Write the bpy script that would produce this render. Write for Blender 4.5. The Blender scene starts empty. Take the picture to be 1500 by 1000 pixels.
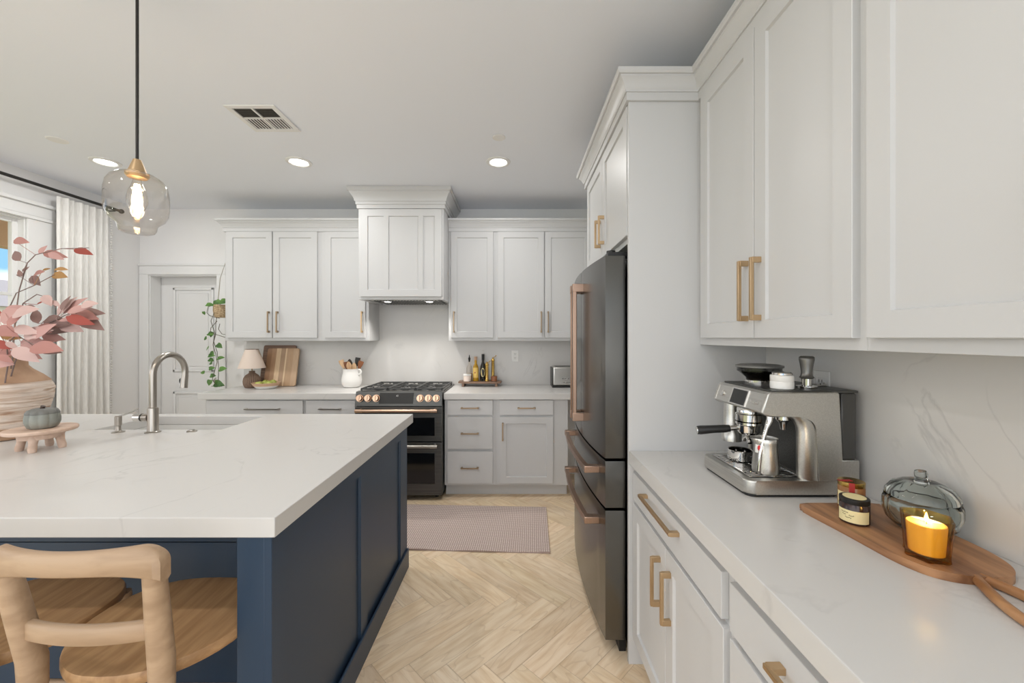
import bpy, bmesh, math, random
from mathutils import Vector, Matrix

scene = bpy.context.scene
col = scene.collection
R = math.radians
random.seed(7)

# ------------------------------------------------------------------ camera
H = 1.41                       # eye height, metres
cam_data = bpy.data.cameras.new('camera')
cam_data.sensor_width = 36.0
cam_data.lens = 580 * 36 / 1500
cam_data.shift_x = -4 / 1500
cam_data.shift_y = -5.5 / 1500
cam_data.clip_start = 0.05
cam = bpy.data.objects.new('camera', cam_data)
cam.location = (0, 0, H)
cam.rotation_euler = (R(90), 0, 0)
col.objects.link(cam)
scene.camera = cam

# ------------------------------------------------------------------ colour management
vs = scene.view_settings
vs.view_transform = 'Standard'
vs.look = 'None'
vs.gamma = 1.0
vs.use_curve_mapping = False
vs.exposure = 0.58

# ------------------------------------------------------------------ sky (bright daylight, broken white cloud)
OFF = 3.0
world = bpy.data.worlds.new('sky')
scene.world = world
world.use_nodes = True
nt = world.node_tree
nt.nodes.clear()
n_out = nt.nodes.new('ShaderNodeOutputWorld')
n_bg = nt.nodes.new('ShaderNodeBackground')
n_tc = nt.nodes.new('ShaderNodeTexCoord')
n_no = nt.nodes.new('ShaderNodeTexNoise')
n_no.inputs['Scale'].default_value = 2.3
n_no.inputs['Detail'].default_value = 6
n_cr = nt.nodes.new('ShaderNodeValToRGB')
n_cr.color_ramp.elements[0].position = 0.40
n_cr.color_ramp.elements[0].color = (0.15, 0.30, 0.46, 1)
n_cr.color_ramp.elements[1].position = 0.47
n_cr.color_ramp.elements[1].color = (1.0, 0.99, 0.98, 1)
n_mp = nt.nodes.new('ShaderNodeMapping')
n_mp.inputs['Location'].default_value = (OFF, 0.0, 0.0)
nt.links.new(n_tc.outputs['Generated'], n_mp.inputs['Vector'])
nt.links.new(n_mp.outputs['Vector'], n_no.inputs['Vector'])
nt.links.new(n_no.outputs['Fac'], n_cr.inputs['Fac'])
nt.links.new(n_cr.outputs['Color'], n_bg.inputs['Color'])
nt.links.new(n_bg.outputs['Background'], n_out.inputs['Surface'])
n_bg.inputs['Strength'].default_value = 1.65

# ------------------------------------------------------------------ lights of the room and an added row
P_CAN = 5.4        # each recessed ceiling light
P_HOOD = 9.0
P_BULB = 1.0
CANS = [(-3.10, 3.0), (-1.635, 3.0), (-0.124, 3.0), (-3.10, 0.40), (-1.635, 0.40), (-0.124, 0.40)]   # second row is added above the frame, unseen, to light the near end

def lamp(name, kind, loc, power, color=(1, 1, 1), size=0.1, rot=(0, 0, 0), spot=None, parent=None):
    d = bpy.data.lights.new(name, kind)
    d.energy = power
    d.color = color
    if kind == 'AREA':
        d.shape = 'DISK'
        d.size = size
    elif kind == 'SPOT':
        d.shadow_soft_size = size
        d.spot_size = spot or R(110)
        d.spot_blend = 0.8
    else:
        d.shadow_soft_size = size
    o = bpy.data.objects.new(name, d)
    o.location = loc
    o.rotation_euler = rot
    col.objects.link(o)
    if parent is not None:
        o.parent = parent
        o.location = Vector(loc) - ORG[parent.name]
    return o

# ------------------------------------------------------------------ helpers
ORG = {}

def lin(r, g, b):
    def f(c):
        c /= 255.0
        return c / 12.92 if c <= 0.04045 else ((c + 0.055) / 1.055) ** 2.4
    return (f(r), f(g), f(b), 1.0)

class MB:
    """collects shapes that become ONE mesh"""
    def __init__(self):
        self.bm = bmesh.new()

    def face(self, pts):
        try:
            return self.bm.faces.new([self.bm.verts.new(p) for p in pts])
        except ValueError:
            return None

    def box(self, x0, x1, y0, y1, z0, z1, bev=0.0, seg=2):
        bm = self.bm
        x0, x1 = sorted((x0, x1)); y0, y1 = sorted((y0, y1)); z0, z1 = sorted((z0, z1))
        v = [bm.verts.new(p) for p in ((x0, y0, z0), (x1, y0, z0), (x1, y1, z0), (x0, y1, z0),
                                       (x0, y0, z1), (x1, y0, z1), (x1, y1, z1), (x0, y1, z1))]
        fs = [bm.faces.new([v[i] for i in q]) for q in ((3, 2, 1, 0), (4, 5, 6, 7), (0, 1, 5, 4), (1, 2, 6, 5), (2, 3, 7, 6), (3, 0, 4, 7))]
        if bev > 0:
            es = {e for f in fs for e in f.edges}
            bmesh.ops.bevel(bm, geom=list(es), offset=bev, segments=seg, affect='EDGES', profile=0.5)
        return self

    def fbox(self, F, a0, a1, d0, d1, z0, z1, bev=0.0, seg=2):
        p, q = F(a0, d0, z0), F(a1, d1, z1)
        return self.box(p[0], q[0], p[1], q[1], p[2], q[2], bev, seg)

    def loft(self, rings, close=True, cap=True):
        bm = self.bm
        vr = [[bm.verts.new(p) for p in r] for r in rings]
        n = len(vr[0])
        for a, b in zip(vr[:-1], vr[1:]):
            for i in range(n if close else n - 1):
                j = (i + 1) % n
                try:
                    bm.faces.new((a[i], a[j], b[j], b[i]))
                except ValueError:
                    pass
        if cap and close:
            for r in (vr[0], vr[-1]):
                try:
                    bm.faces.new(r)
                except ValueError:
                    pass
        return self

    def lathe(self, c, prof, seg=32, sx=1.0, sy=1.0, lobes=0, amp=0.0, cap=True, phase=0.0):
        rings = []
        for r, z in prof:
            ring = []
            for i in range(seg):
                t = 2 * math.pi * i / seg
                k = 1.0
                if lobes:
                    k = 1 - amp + amp * abs(math.cos((t + phase) * lobes / 2)) ** 0.6
                ring.append((c[0] + max(r, 1e-4) * k * sx * math.cos(t), c[1] + max(r, 1e-4) * k * sy * math.sin(t), c[2] + z))
            rings.append(ring)
        return self.loft(rings, True, cap)

    def cyl(self, p0, p1, r, r1=None, seg=20):
        return self.tube([p0, p1], [r, r if r1 is None else r1], seg)

    def tube(self, pts, r, seg=10, cap=True, flat=None):
        pts = [Vector(p) for p in pts]
        rs = r if isinstance(r, (list, tuple)) else [r] * len(pts)
        rings = []
        prev = None
        for i, p in enumerate(pts):
            if i == 0:
                d = pts[1] - p
            elif i == len(pts) - 1:
                d = p - pts[i - 1]
            else:
                d = (pts[i + 1] - p).normalized() + (p - pts[i - 1]).normalized()
            d.normalize()
            if prev is None:
                up = Vector((0, 0, 1)) if abs(d.z) < 0.9 else Vector((1, 0, 0))
                u = d.cross(up).normalized()
            else:
                u = (prev - d * prev.dot(d)).normalized()
            prev = u
            w = d.cross(u).normalized()
            f = flat if flat else 1.0
            rings.append([tuple(p + (u * math.cos(2 * math.pi * k / seg) + w * f * math.sin(2 * math.pi * k / seg)) * rs[i]) for k in range(seg)])
        return self.loft(rings, True, cap)

    def prism(self, outline, M, w0, w1, bev=0.0, seg=2):
        """outline: list of (u,v); M(u,v,w) -> world"""
        bm = self.bm
        a = [bm.verts.new(M(u, v, w0)) for u, v in outline]
        b = [bm.verts.new(M(u, v, w1)) for u, v in outline]
        n = len(a)
        fs = [bm.faces.new(a[::-1]), bm.faces.new(b)]
        for i in range(n):
            j = (i + 1) % n
            fs.append(bm.faces.new((a[i], a[j], b[j], b[i])))
        if bev > 0:
            es = [e for f in fs[:2] for e in f.edges]
            bmesh.ops.bevel(bm, geom=es, offset=bev, segments=seg, affect='EDGES', profile=0.5)
        return self

    def sweep(self, path, prof):
        """profile (out, z) swept along an XY path; out is to the right of travel"""
        n = len(path)
        ring = []
        for i, p in enumerate(path):
            p = Vector(p)
            def nrm(a, b):
                d = (Vector(b) - Vector(a)).normalized()
                return Vector((d.y, -d.x))
            if i == 0:
                m = nrm(path[0], path[1])
            elif i == n - 1:
                m = nrm(path[-2], path[-1])
            else:
                n1, n2 = nrm(path[i - 1], path[i]), nrm(path[i], path[i + 1])
                m = (n1 + n2)
                m = m / max(m.dot(n1), 1e-6)
            ring.append([(p.x + m.x * o, p.y + m.y * o, z) for o, z in prof])
        return self.loft(ring, True, True)

    def ball(self, c, r, sx=1, sy=1, sz=1, seg=20, rings=12):
        prof = [(r * math.sin(math.pi * i / rings), -r * math.cos(math.pi * i / rings) * sz) for i in range(rings + 1)]
        return self.lathe(c, prof, seg, sx, sy, cap=True)

    def finish(self, org, ang=35):
        bm = self.bm
        bmesh.ops.recalc_face_normals(bm, faces=bm.faces)
        for f in bm.faces:
            f.normal_update()
        areas = {f: f.calc_area() for f in bm.faces}
        for f in bm.faces:
            a = areas[f]
            flat = a > 5e-5
            if flat:
                for e in f.edges:
                    for g in e.link_faces:
                        if g is not f and f.normal.dot(g.normal) < 0.999999 and (areas[g] > 0.3 * a or f.normal.dot(g.normal) > 0.985):
                            flat = False
            if all(e.calc_face_angle(9.0) > R(ang) for e in f.edges):
                flat = True
            f.smooth = not flat          # broad flat faces stay flat beside their small bevels
        lim = R(ang)
        for e in bm.edges:
            if len(e.link_faces) == 2:
                if e.calc_face_angle(0) > lim:
                    e.smooth = False
        bmesh.ops.translate(bm, verts=bm.verts, vec=-Vector(org))

def link(name, mb, mat, org, ang=35):
    me = bpy.data.meshes.new(name)
    mb.finish(org, ang)
    mb.bm.to_mesh(me)
    mb.bm.free()
    me.materials.append(mat)
    o = bpy.data.objects.new(name, me)
    col.objects.link(o)
    return o

def thing(name, label, cat, loc=(0, 0, 0), group=None):
    o = bpy.data.objects.new(name, None)
    o.empty_display_size = 0.05
    o.location = loc
    col.objects.link(o)
    o['label'] = label
    o['category'] = cat
    if group:
        o['group'] = group
    ORG[o.name] = Vector(loc)
    return o

def part(name, mb, mat, parent, label=None, ang=35):
    org = ORG[parent.name]
    o = link(name, mb, mat, org, ang)
    o.parent = parent
    ORG[o.name] = org
    if label:
        o['label'] = label
    return o

def solo(name, mb, mat, label, cat, loc=(0, 0, 0), group=None, ang=35):
    o = link(name, mb, mat, loc, ang)
    o.location = loc
    o['label'] = label
    o['category'] = cat
    if group:
        o['group'] = group
    ORG[o.name] = Vector(loc)
    return o

def struct(name, mb, mat, label, cat, ang=35, parent=None):
    o = link(name, mb, mat, (0, 0, 0), ang)
    o['kind'] = 'structure'
    o['label'] = label
    if parent is None:
        o['category'] = cat
    else:
        o.parent = parent
    ORG[o.name] = Vector((0, 0, 0))
    return o

def copy_tree(root, loc, label, group=None):
    r = root.copy()
    col.objects.link(r)
    r.location = loc
    r['label'] = label
    if group:
        r['group'] = group
    for ch in list(root.children):
        c = ch.copy()
        col.objects.link(c)
        c.parent = r
        for g in list(ch.children):
            d = g.copy()
            col.objects.link(d)
            d.parent = c
    return r

# ------------------------------------------------------------------ materials
def new_mat(name):
    m = bpy.data.materials.new(name)
    m.use_nodes = True
    t = m.node_tree
    return m, t, t.nodes['Principled BSDF'], t.nodes['Material Output']

def plain(name, c, rough=0.5, metal=0.0, spec=0.5, bump=0.0, bscale=200, coat=0.0):
    m, t, b, o = new_mat(name)
    b.inputs['Base Color'].default_value = lin(*c)
    b.inputs['Roughness'].default_value = rough
    b.inputs['Metallic'].default_value = metal
    b.inputs['Specular IOR Level'].default_value = spec
    if coat:
        b.inputs['Coat Weight'].default_value = coat
        b.inputs['Coat Roughness'].default_value = 0.1
    if bump:
        n = t.nodes.new('ShaderNodeTexNoise'); n.inputs['Scale'].default_value = bscale
        tc = t.nodes.new('ShaderNodeTexCoord')
        bp = t.nodes.new('ShaderNodeBump'); bp.inputs['Strength'].default_value = bump
        bp.inputs['Distance'].default_value = 0.002
        t.links.new(tc.outputs['Object'], n.inputs['Vector'])
        t.links.new(n.outputs['Fac'], bp.inputs['Height'])
        t.links.new(bp.outputs['Normal'], b.inputs['Normal'])
    return m

def noise_mat(name, stops, scale=(1, 1, 1), nscale=5.0, detail=5, distort=0.0, rough=0.5, metal=0.0, bump=0.0, rough_var=0.0, spec=0.5):
    m, t, b, o = new_mat(name)
    tc = t.nodes.new('ShaderNodeTexCoord')
    mp = t.nodes.new('ShaderNodeMapping'); mp.inputs['Scale'].default_value = scale
    n = t.nodes.new('ShaderNodeTexNoise')
    n.inputs['Scale'].default_value = nscale
    n.inputs['Detail'].default_value = detail
    n.inputs['Distortion'].default_value = distort
    cr = t.nodes.new('ShaderNodeValToRGB')
    el = cr.color_ramp.elements
    while len(el) < len(stops):
        el.new(0.5)
    for e, (p, c) in zip(el, stops):
        e.position = p
        e.color = lin(*c)
    t.links.new(tc.outputs['Object'], mp.inputs['Vector'])
    t.links.new(mp.outputs['Vector'], n.inputs['Vector'])
    t.links.new(n.outputs['Fac'], cr.inputs['Fac'])
    t.links.new(cr.outputs['Color'], b.inputs['Base Color'])
    b.inputs['Roughness'].default_value = rough
    b.inputs['Metallic'].default_value = metal
    b.inputs['Specular IOR Level'].default_value = spec
    if bump:
        bp = t.nodes.new('ShaderNodeBump'); bp.inputs['Strength'].default_value = bump
        bp.inputs['Distance'].default_value = 0.003
        t.links.new(n.outputs['Fac'], bp.inputs['Height'])
        t.links.new(bp.outputs['Normal'], b.inputs['Normal'])
    return m

def glass_mat(name, tint=(255, 255, 255), edge=(235, 238, 236), refl=1.0, rough=0.02):
    """thin blown glass: clear face-on, reflective and tinted toward the rim"""
    m, t, b, o = new_mat(name)
    t.nodes.remove(b)
    lw = t.nodes.new('ShaderNodeLayerWeight'); lw.inputs['Blend'].default_value = 0.5
    pw = t.nodes.new('ShaderNodeMath'); pw.operation = 'POWER'; pw.inputs[1].default_value = 2.0
    t.links.new(lw.outputs['Facing'], pw.inputs[0])
    mc = t.nodes.new('ShaderNodeMix'); mc.data_type = 'RGBA'
    mc.inputs[6].default_value = lin(*tint)
    mc.inputs[7].default_value = lin(*edge)
    t.links.new(pw.outputs[0], mc.inputs[0])
    tr = t.nodes.new('ShaderNodeBsdfTransparent')
    t.links.new(mc.outputs[2], tr.inputs['Color'])
    gl = t.nodes.new('ShaderNodeBsdfGlossy'); gl.inputs['Roughness'].default_value = rough
    p5 = t.nodes.new('ShaderNodeMath'); p5.operation = 'POWER'; p5.inputs[1].default_value = 3.5
    t.links.new(lw.outputs['Facing'], p5.inputs[0])
    mul = t.nodes.new('ShaderNodeMath'); mul.operation = 'MULTIPLY_ADD'; mul.inputs[1].default_value = 0.8 * refl; mul.inputs[2].default_value = 0.045 * refl
    t.links.new(p5.outputs[0], mul.inputs[0])
    mx = t.nodes.new('ShaderNodeMixShader')
    t.links.new(mul.outputs[0], mx.inputs[0])
    t.links.new(tr.outputs[0], mx.inputs[1])
    t.links.new(gl.outputs[0], mx.inputs[2])
    t.links.new(mx.outputs[0], o.inputs['Surface'])
    return m

def solid_glass(name, c):
    m, t, b, o = new_mat(name)
    b.inputs['Base Color'].default_value = lin(*c)
    b.inputs['Transmission Weight'].default_value = 1.0
    b.inputs['Roughness'].default_value = 0.01
    b.inputs['IOR'].default_value = 1.45
    return m

def emit_mat(name, c, strength):
    m, t, b, o = new_mat(name)
    b.inputs['Base Color'].default_value = lin(*c)
    b.inputs['Emission Color'].default_value = lin(*c)
    b.inputs['Emission Strength'].default_value = strength
    return m

def quartz_mat():
    m, t, b, o = new_mat('white quartz')
    tc = t.nodes.new('ShaderNodeTexCoord')
    n1 = t.nodes.new('ShaderNodeTexNoise'); n1.inputs['Scale'].default_value = 1.7; n1.inputs['Detail'].default_value = 7; n1.inputs['Distortion'].default_value = 1.6
    n2 = t.nodes.new('ShaderNodeTexNoise'); n2.inputs['Scale'].default_value = 3.0; n2.inputs['Detail'].default_value = 3
    cr = t.nodes.new('ShaderNodeValToRGB')
    el = cr.color_ramp.elements
    el[0].position = 0.485; el[0].color = (0, 0, 0, 1)
    el[1].position = 0.515; el[1].color = (0, 0, 0, 1)
    e = el.new(0.5); e.color = (1, 1, 1, 1)
    cr2 = t.nodes.new('ShaderNodeValToRGB')
    cr2.color_ramp.elements[0].position = 0.5; cr2.color_ramp.elements[1].position = 0.72
    mu = t.nodes.new('ShaderNodeMath'); mu.operation = 'MULTIPLY'
    mx = t.nodes.new('ShaderNodeMix'); mx.data_type = 'RGBA'
    mx.inputs[6].default_value = lin(211, 209, 206)
    mx.inputs[7].default_value = lin(194, 192, 190)
    t.links.new(tc.outputs['Object'], n1.inputs['Vector']); t.links.new(tc.outputs['Object'], n2.inputs['Vector'])
    t.links.new(n1.outputs['Fac'], cr.inputs['Fac']); t.links.new(n2.outputs['Fac'], cr2.inputs['Fac'])
    t.links.new(cr.outputs['Color'], mu.inputs[0]); t.links.new(cr2.outputs['Color'], mu.inputs[1])
    t.links.new(mu.outputs[0], mx.inputs[0]); t.links.new(mx.outputs[2], b.inputs['Base Color'])
    b.inputs['Roughness'].default_value = 0.27
    b.inputs['Specular IOR Level'].default_value = 0.4
    return m

def floor_mat():
    m, t, b, o = new_mat('herringbone oak')
    uv = t.nodes.new('ShaderNodeUVMap'); uv.uv_map = 'grain'
    mp = t.nodes.new('ShaderNodeMapping'); mp.inputs['Scale'].default_value = (1.6, 11, 1)
    n = t.nodes.new('ShaderNodeTexNoise'); n.inputs['Scale'].default_value = 3.2; n.inputs['Detail'].default_value = 8; n.inputs['Distortion'].default_value = 0.35
    mp2 = t.nodes.new('ShaderNodeMapping'); mp2.inputs['Scale'].default_value = (0.9, 4.2, 1)
    n3 = t.nodes.new('ShaderNodeTexNoise'); n3.inputs['Scale'].default_value = 1.6; n3.inputs['Detail'].default_value = 2
    mul = t.nodes.new('ShaderNodeMath'); mul.operation = 'MULTIPLY'; mul.inputs[1].default_value = 11.0
    fr = t.nodes.new('ShaderNodeMath'); fr.operation = 'FRACT'
    cr3 = t.nodes.new('ShaderNodeValToRGB')
    cr3.color_ramp.elements[0].position = 0.0; cr3.color_ramp.elements[0].color = (1, 1, 1, 1)
    cr3.color_ramp.elements[1].position = 0.22; cr3.color_ramp.elements[1].color = (0, 0, 0, 1)
    cr = t.nodes.new('ShaderNodeValToRGB')
    cr.color_ramp.elements[0].position = 0.34; cr.color_ramp.elements[0].color = lin(230, 202, 166)
    cr.color_ramp.elements[1].position = 0.62; cr.color_ramp.elements[1].color = lin(246, 224, 194)
    at = t.nodes.new('ShaderNodeAttribute'); at.attribute_name = 'tone'
    mx = t.nodes.new('ShaderNodeMix'); mx.data_type = 'RGBA'; mx.blend_type = 'MULTIPLY'; mx.inputs[0].default_value = 1.0
    mx2 = t.nodes.new('ShaderNodeMix'); mx2.data_type = 'RGBA'
    mx2.inputs[7].default_value = lin(194, 162, 124)
    sc = t.nodes.new('ShaderNodeMath'); sc.operation = 'MULTIPLY'; sc.inputs[1].default_value = 0.30
    L = t.links.new
    L(uv.outputs['UV'], mp.inputs['Vector']); L(mp.outputs['Vector'], n.inputs['Vector'])
    L(uv.outputs['UV'], mp2.inputs['Vector']); L(mp2.outputs['Vector'], n3.inputs['Vector'])
    L(n3.outputs['Fac'], mul.inputs[0]); L(mul.outputs[0], fr.inputs[0]); L(fr.outputs[0], cr3.inputs['Fac'])
    L(n.outputs['Fac'], cr.inputs['Fac'])
    L(cr.outputs['Color'], mx2.inputs[6])
    L(cr3.outputs['Color'], sc.inputs[0]); L(sc.outputs[0], mx2.inputs[0])
    L(mx2.outputs[2], mx.inputs[6]); L(at.outputs['Color'], mx.inputs[7])
    L(mx.outputs[2], b.inputs['Base Color'])
    b.inputs['Roughness'].default_value = 0.5
    return m

def wood_mat(name, dark, light, axis='x', rough=0.45, scale=1.0, lo=0.35, hi=0.65):
    s = {'x': (1.2, 14, 14), 'y': (14, 1.2, 14), 'z': (14, 14, 1.2)}[axis]
    s = tuple(k * scale for k in s)
    return noise_mat(name, [(lo, dark), (hi, light)], scale=s, nscale=2.2, detail=6, distort=0.4, rough=rough, bump=0.08)

def brushed(name, c, rough, axis, var=0.06, amp=18):
    m, t, b, o = new_mat(name)
    s = {'x': (2, 300, 300), 'y': (300, 2, 300), 'z': (300, 300, 2)}[axis]
    tc = t.nodes.new('ShaderNodeTexCoord')
    mp = t.nodes.new('ShaderNodeMapping'); mp.inputs['Scale'].default_value = s
    n = t.nodes.new('ShaderNodeTexNoise'); n.inputs['Scale'].default_value = 1.0; n.inputs['Detail'].default_value = 3
    cr = t.nodes.new('ShaderNodeValToRGB')
    cr.color_ramp.elements[0].position = 0.3; cr.color_ramp.elements[0].color = lin(*[max(0, k - amp) for k in c])
    cr.color_ramp.elements[1].position = 0.7; cr.color_ramp.elements[1].color = lin(*[min(255, k + amp * .5) for k in c])
    t.links.new(tc.outputs['Object'], mp.inputs['Vector']); t.links.new(mp.outputs['Vector'], n.inputs['Vector'])
    t.links.new(n.outputs['Fac'], cr.inputs['Fac']); t.links.new(cr.outputs['Color'], b.inputs['Base Color'])
    b.inputs['Metallic'].default_value = 1.0
    b.inputs['Roughness'].default_value = rough
    return m

def fabric_mat(name, c1, c2, scale):
    m, t, b, o = new_mat(name)
    tc = t.nodes.new('ShaderNodeTexCoord')
    w1 = t.nodes.new('ShaderNodeTexWave'); w1.bands_direction = 'X'; w1.inputs['Scale'].default_value = scale
    w2 = t.nodes.new('ShaderNodeTexWave'); w2.bands_direction = 'Y'; w2.inputs['Scale'].default_value = scale * 0.8
    for w in (w1, w2):
        w.inputs['Distortion'].default_value = 1.2; w.inputs['Detail'].default_value = 2; w.inputs['Detail Scale'].default_value = 2
        t.links.new(tc.outputs['Object'], w.inputs['Vector'])
    mu = t.nodes.new('ShaderNodeMath'); mu.operation = 'MULTIPLY'
    t.links.new(w1.outputs['Fac'], mu.inputs[0]); t.links.new(w2.outputs['Fac'], mu.inputs[1])
    mx = t.nodes.new('ShaderNodeMix'); mx.data_type = 'RGBA'
    mx.inputs[6].default_value = lin(*c1); mx.inputs[7].default_value = lin(*c2)
    t.links.new(mu.outputs[0], mx.inputs[0]); t.links.new(mx.outputs[2], b.inputs['Base Color'])
    bp = t.nodes.new('ShaderNodeBump'); bp.inputs['Strength'].default_value = 0.4; bp.inputs['Distance'].default_value = 0.002
    t.links.new(mu.outputs[0], bp.inputs['Height']); t.links.new(bp.outputs['Normal'], b.inputs['Normal'])
    b.inputs['Roughness'].default_value = 0.95
    b.inputs['Specular IOR Level'].default_value = 0.1
    return m

M = {}
M['wall'] = plain('warm white wall paint', (238, 237, 236), 0.7, spec=0.3)
M['ceiling'] = plain('white ceiling paint', (238, 241, 247), 0.85, spec=0.2)
M['white'] = plain('white cabinet lacquer', (206, 206, 206), 0.4, spec=0.3)
M['trim'] = plain('white trim paint', (232, 232, 231), 0.4)
M['gap'] = plain('dark gap', (30, 29, 28), 0.9)
M['quartz'] = quartz_mat()
M['floor'] = floor_mat()
M['navy'] = plain('navy cabinet lacquer', (44, 63, 84), 0.36, spec=0.35)
M['slate'] = brushed('slate stainless steel', (112, 111, 108), 0.27, 'y', amp=4)
M['slate_dark'] = brushed('dark slate range metal', (104, 104, 102), 0.42, 'x')
M['steel'] = brushed('brushed stainless steel', (204, 202, 197), 0.32, 'y', amp=10)
M['nickel'] = brushed('brushed nickel', (176, 170, 162), 0.28, 'z', amp=10)
M['chrome'] = plain('polished chrome', (215, 213, 210), 0.08, 1.0)
M['copper'] = brushed('brushed copper', (204, 174, 152), 0.33, 'y', amp=10)
M['copper_knob'] = brushed('brushed copper knob', (216, 182, 156), 0.26, 'z', amp=10)
M['brass'] = plain('champagne brass', (202, 174, 138), 0.36, 1.0)
M['brass_dim'] = plain('satin bronze pull', (160, 140, 116), 0.35, 1.0)
M['gold'] = plain('polished brass', (214, 178, 100), 0.22, 1.0)
M['black'] = plain('black plastic', (26, 26, 26), 0.4)
M['black_gloss'] = plain('black glass', (14, 14, 14), 0.08)
M['black_display'] = plain('black display panel', (34, 33, 31), 0.45)
M['iron'] = plain('black cast iron', (66, 66, 65), 0.4)
M['cooktop'] = brushed('grey cooktop steel', (158, 158, 156), 0.22, 'x', amp=8)
M['copper_dim'] = brushed('brushed bronze copper', (172, 144, 126), 0.34, 'y', amp=10)
M['rubber'] = plain('matte black rubber', (22, 22, 22), 0.8)
M['rod'] = plain('black curtain rod metal', (48, 46, 44), 0.45, 0.4)
M['plastic_white'] = plain('white plastic', (232, 231, 228), 0.35)
M['ceramic'] = plain('white glazed ceramic', (238, 236, 232), 0.15)
M['fireclay'] = plain('white fireclay', (226, 225, 222), 0.2)
M['stool'] = wood_mat('pale oak', (158, 120, 82), (186, 148, 106), 'y', 0.45, 1.4)
M['stool_back'] = wood_mat('pale oak rail', (164, 136, 108), (184, 156, 127), 'x', 0.45, 1.0)
M['acacia'] = wood_mat('oiled acacia', (124, 84, 56), (182, 134, 94), 'y', 0.4, 1.0)
M['acacia_light'] = wood_mat('acacia handle', (150, 104, 66), (190, 142, 98), 'y', 0.4, 1.0)
M['walnut'] = wood_mat('aged brown wood', (104, 82, 68), (150, 120, 100), 'x', 0.6, 1.5)
M['spoon_a'] = wood_mat('pale beech', (196, 152, 112), (222, 186, 146), 'z', 0.5, 1.0)
M['spoon_b'] = wood_mat('red-brown wood', (110, 66, 40), (146, 92, 58), 'z', 0.5, 1.0)
M['spoon_c'] = plain('dark brown wood', (66, 48, 36), 0.5)
M['riser'] = wood_mat('pale mango wood', (196, 166, 146), (218, 192, 174), 'x', 0.6, 1.0)
M['glass'] = glass_mat('clear glass', (253, 251, 248), (232, 226, 220), 1.0)
M['pumpkin_glass'] = solid_glass('thick clear glass', (240, 246, 244))
M['amber_glass'] = glass_mat('amber glass', (255, 236, 178), (196, 132, 66), 0.9)
M['smoke_glass'] = glass_mat('smoked grey plastic', (150, 150, 148), (90, 90, 90), 1.0, 0.05)
M['window_glass'] = glass_mat('window glass', (255, 255, 255), (245, 248, 250), 0.5)
M['curtain'] = noise_mat('white linen', [(0.4, (226, 224, 220)), (0.6, (236, 235, 231))], (60, 60, 4), 4, 3, 0, 0.9, bump=0.15, spec=0.1)
M['rug'] = fabric_mat('woven taupe rug', (176, 156, 148), (252, 238, 230), 22)
M['leaf'] = noise_mat('green pothos leaf', [(0.35, (58, 96, 44)), (0.65, (96, 138, 62))], (1, 1, 1), 18, 2, 0, 0.45)
M['vine'] = plain('brown green vine', (92, 86, 70), 0.7)
M['seagrass'] = noise_mat('woven seagrass', [(0.4, (150, 124, 92)), (0.6, (206, 184, 150))], (1, 1, 3), 60, 2, 0, 0.9, bump=0.4)
M['rope'] = plain('natural cotton cord', (170, 164, 152), 0.9)
M['terracotta'] = noise_mat('bare terracotta', [(0.35, (166, 132, 106)), (0.65, (190, 156, 128))], (1, 1, 1), 9, 5, 0, 0.9)
M['whitewash'] = noise_mat('whitewashed rough clay', [(0.28, (170, 136, 112)), (0.42, (206, 184, 166)), (0.56, (226, 212, 200)), (0.70, (186, 158, 134))], (1.2, 1.2, 16), 3.0, 8, 0.8, 0.95, bump=0.9)
M['pumpkin'] = noise_mat('sage glazed clay', [(0.35, (122, 126, 120)), (0.65, (150, 152, 144))], (1, 1, 1), 14, 4, 0, 0.45)
M['pumpkin_top'] = plain('dark sage clay', (112, 112, 108), 0.55)
M['twig'] = plain('brown twig', (128, 110, 104), 0.8)
M['lamp_base'] = plain('ribbed brown clay', (126, 104, 88), 0.7)
M['shade'] = plain('oatmeal linen shade', (224, 208, 195), 0.9, spec=0.1)
M['shade_trim'] = plain('taupe shade trim', (128, 112, 104), 0.9)
M['bowl_in'] = plain('bare wooden rim', (206, 170, 140), 0.6)
M['apple'] = noise_mat('green apple skin', [(0.35, (150, 160, 66)), (0.65, (196, 200, 112))], (1, 1, 1), 20, 3, 0, 0.35)
M['oil'] = plain('golden oil', (196, 150, 44), 0.15)
M['dark_glass'] = plain('dark green glass', (34, 34, 26), 0.12)
M['cream_label'] = plain('cream paper label', (236, 222, 170), 0.6)
M['gold_label'] = plain('golden paper label', (232, 196, 108), 0.5)
M['cork'] = plain('pale cork', (200, 164, 138), 0.8)
M['honey'] = plain('dark preserve in glass', (52, 34, 32), 0.12)
M['amber_jam'] = plain('amber preserve in glass', (150, 104, 62), 0.12)
M['red'] = plain('red seal paper', (166, 44, 42), 0.5)
M['ink'] = plain('brown ink', (112, 96, 60), 0.7)
M['label_white'] = plain('white label', (238, 236, 232), 0.5)
M['wax'] = plain('warm wax', (255, 240, 210), 0.5)
M['flame'] = emit_mat('candle flame', (255, 190, 80), 14)
M['filament'] = emit_mat('glowing filament', (255, 214, 150), 40)
M['can_lens'] = emit_mat('lit diffuser', (255, 252, 246), 6)
M['tan'] = plain('tan stucco', (190, 164, 130), 0.9)
M['tan_wood'] = plain('stained patio beam', (170, 138, 102), 0.8)
M['roof_far'] = plain('grey roof tiles', (150, 146, 150), 0.9)
M['house_far'] = plain('pale far stucco', (222, 218, 212), 0.9)
M['grass'] = plain('dry lawn', (150, 150, 110), 0.95)
M['grille_dark'] = plain('dark duct', (70, 68, 64), 0.9)
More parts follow.
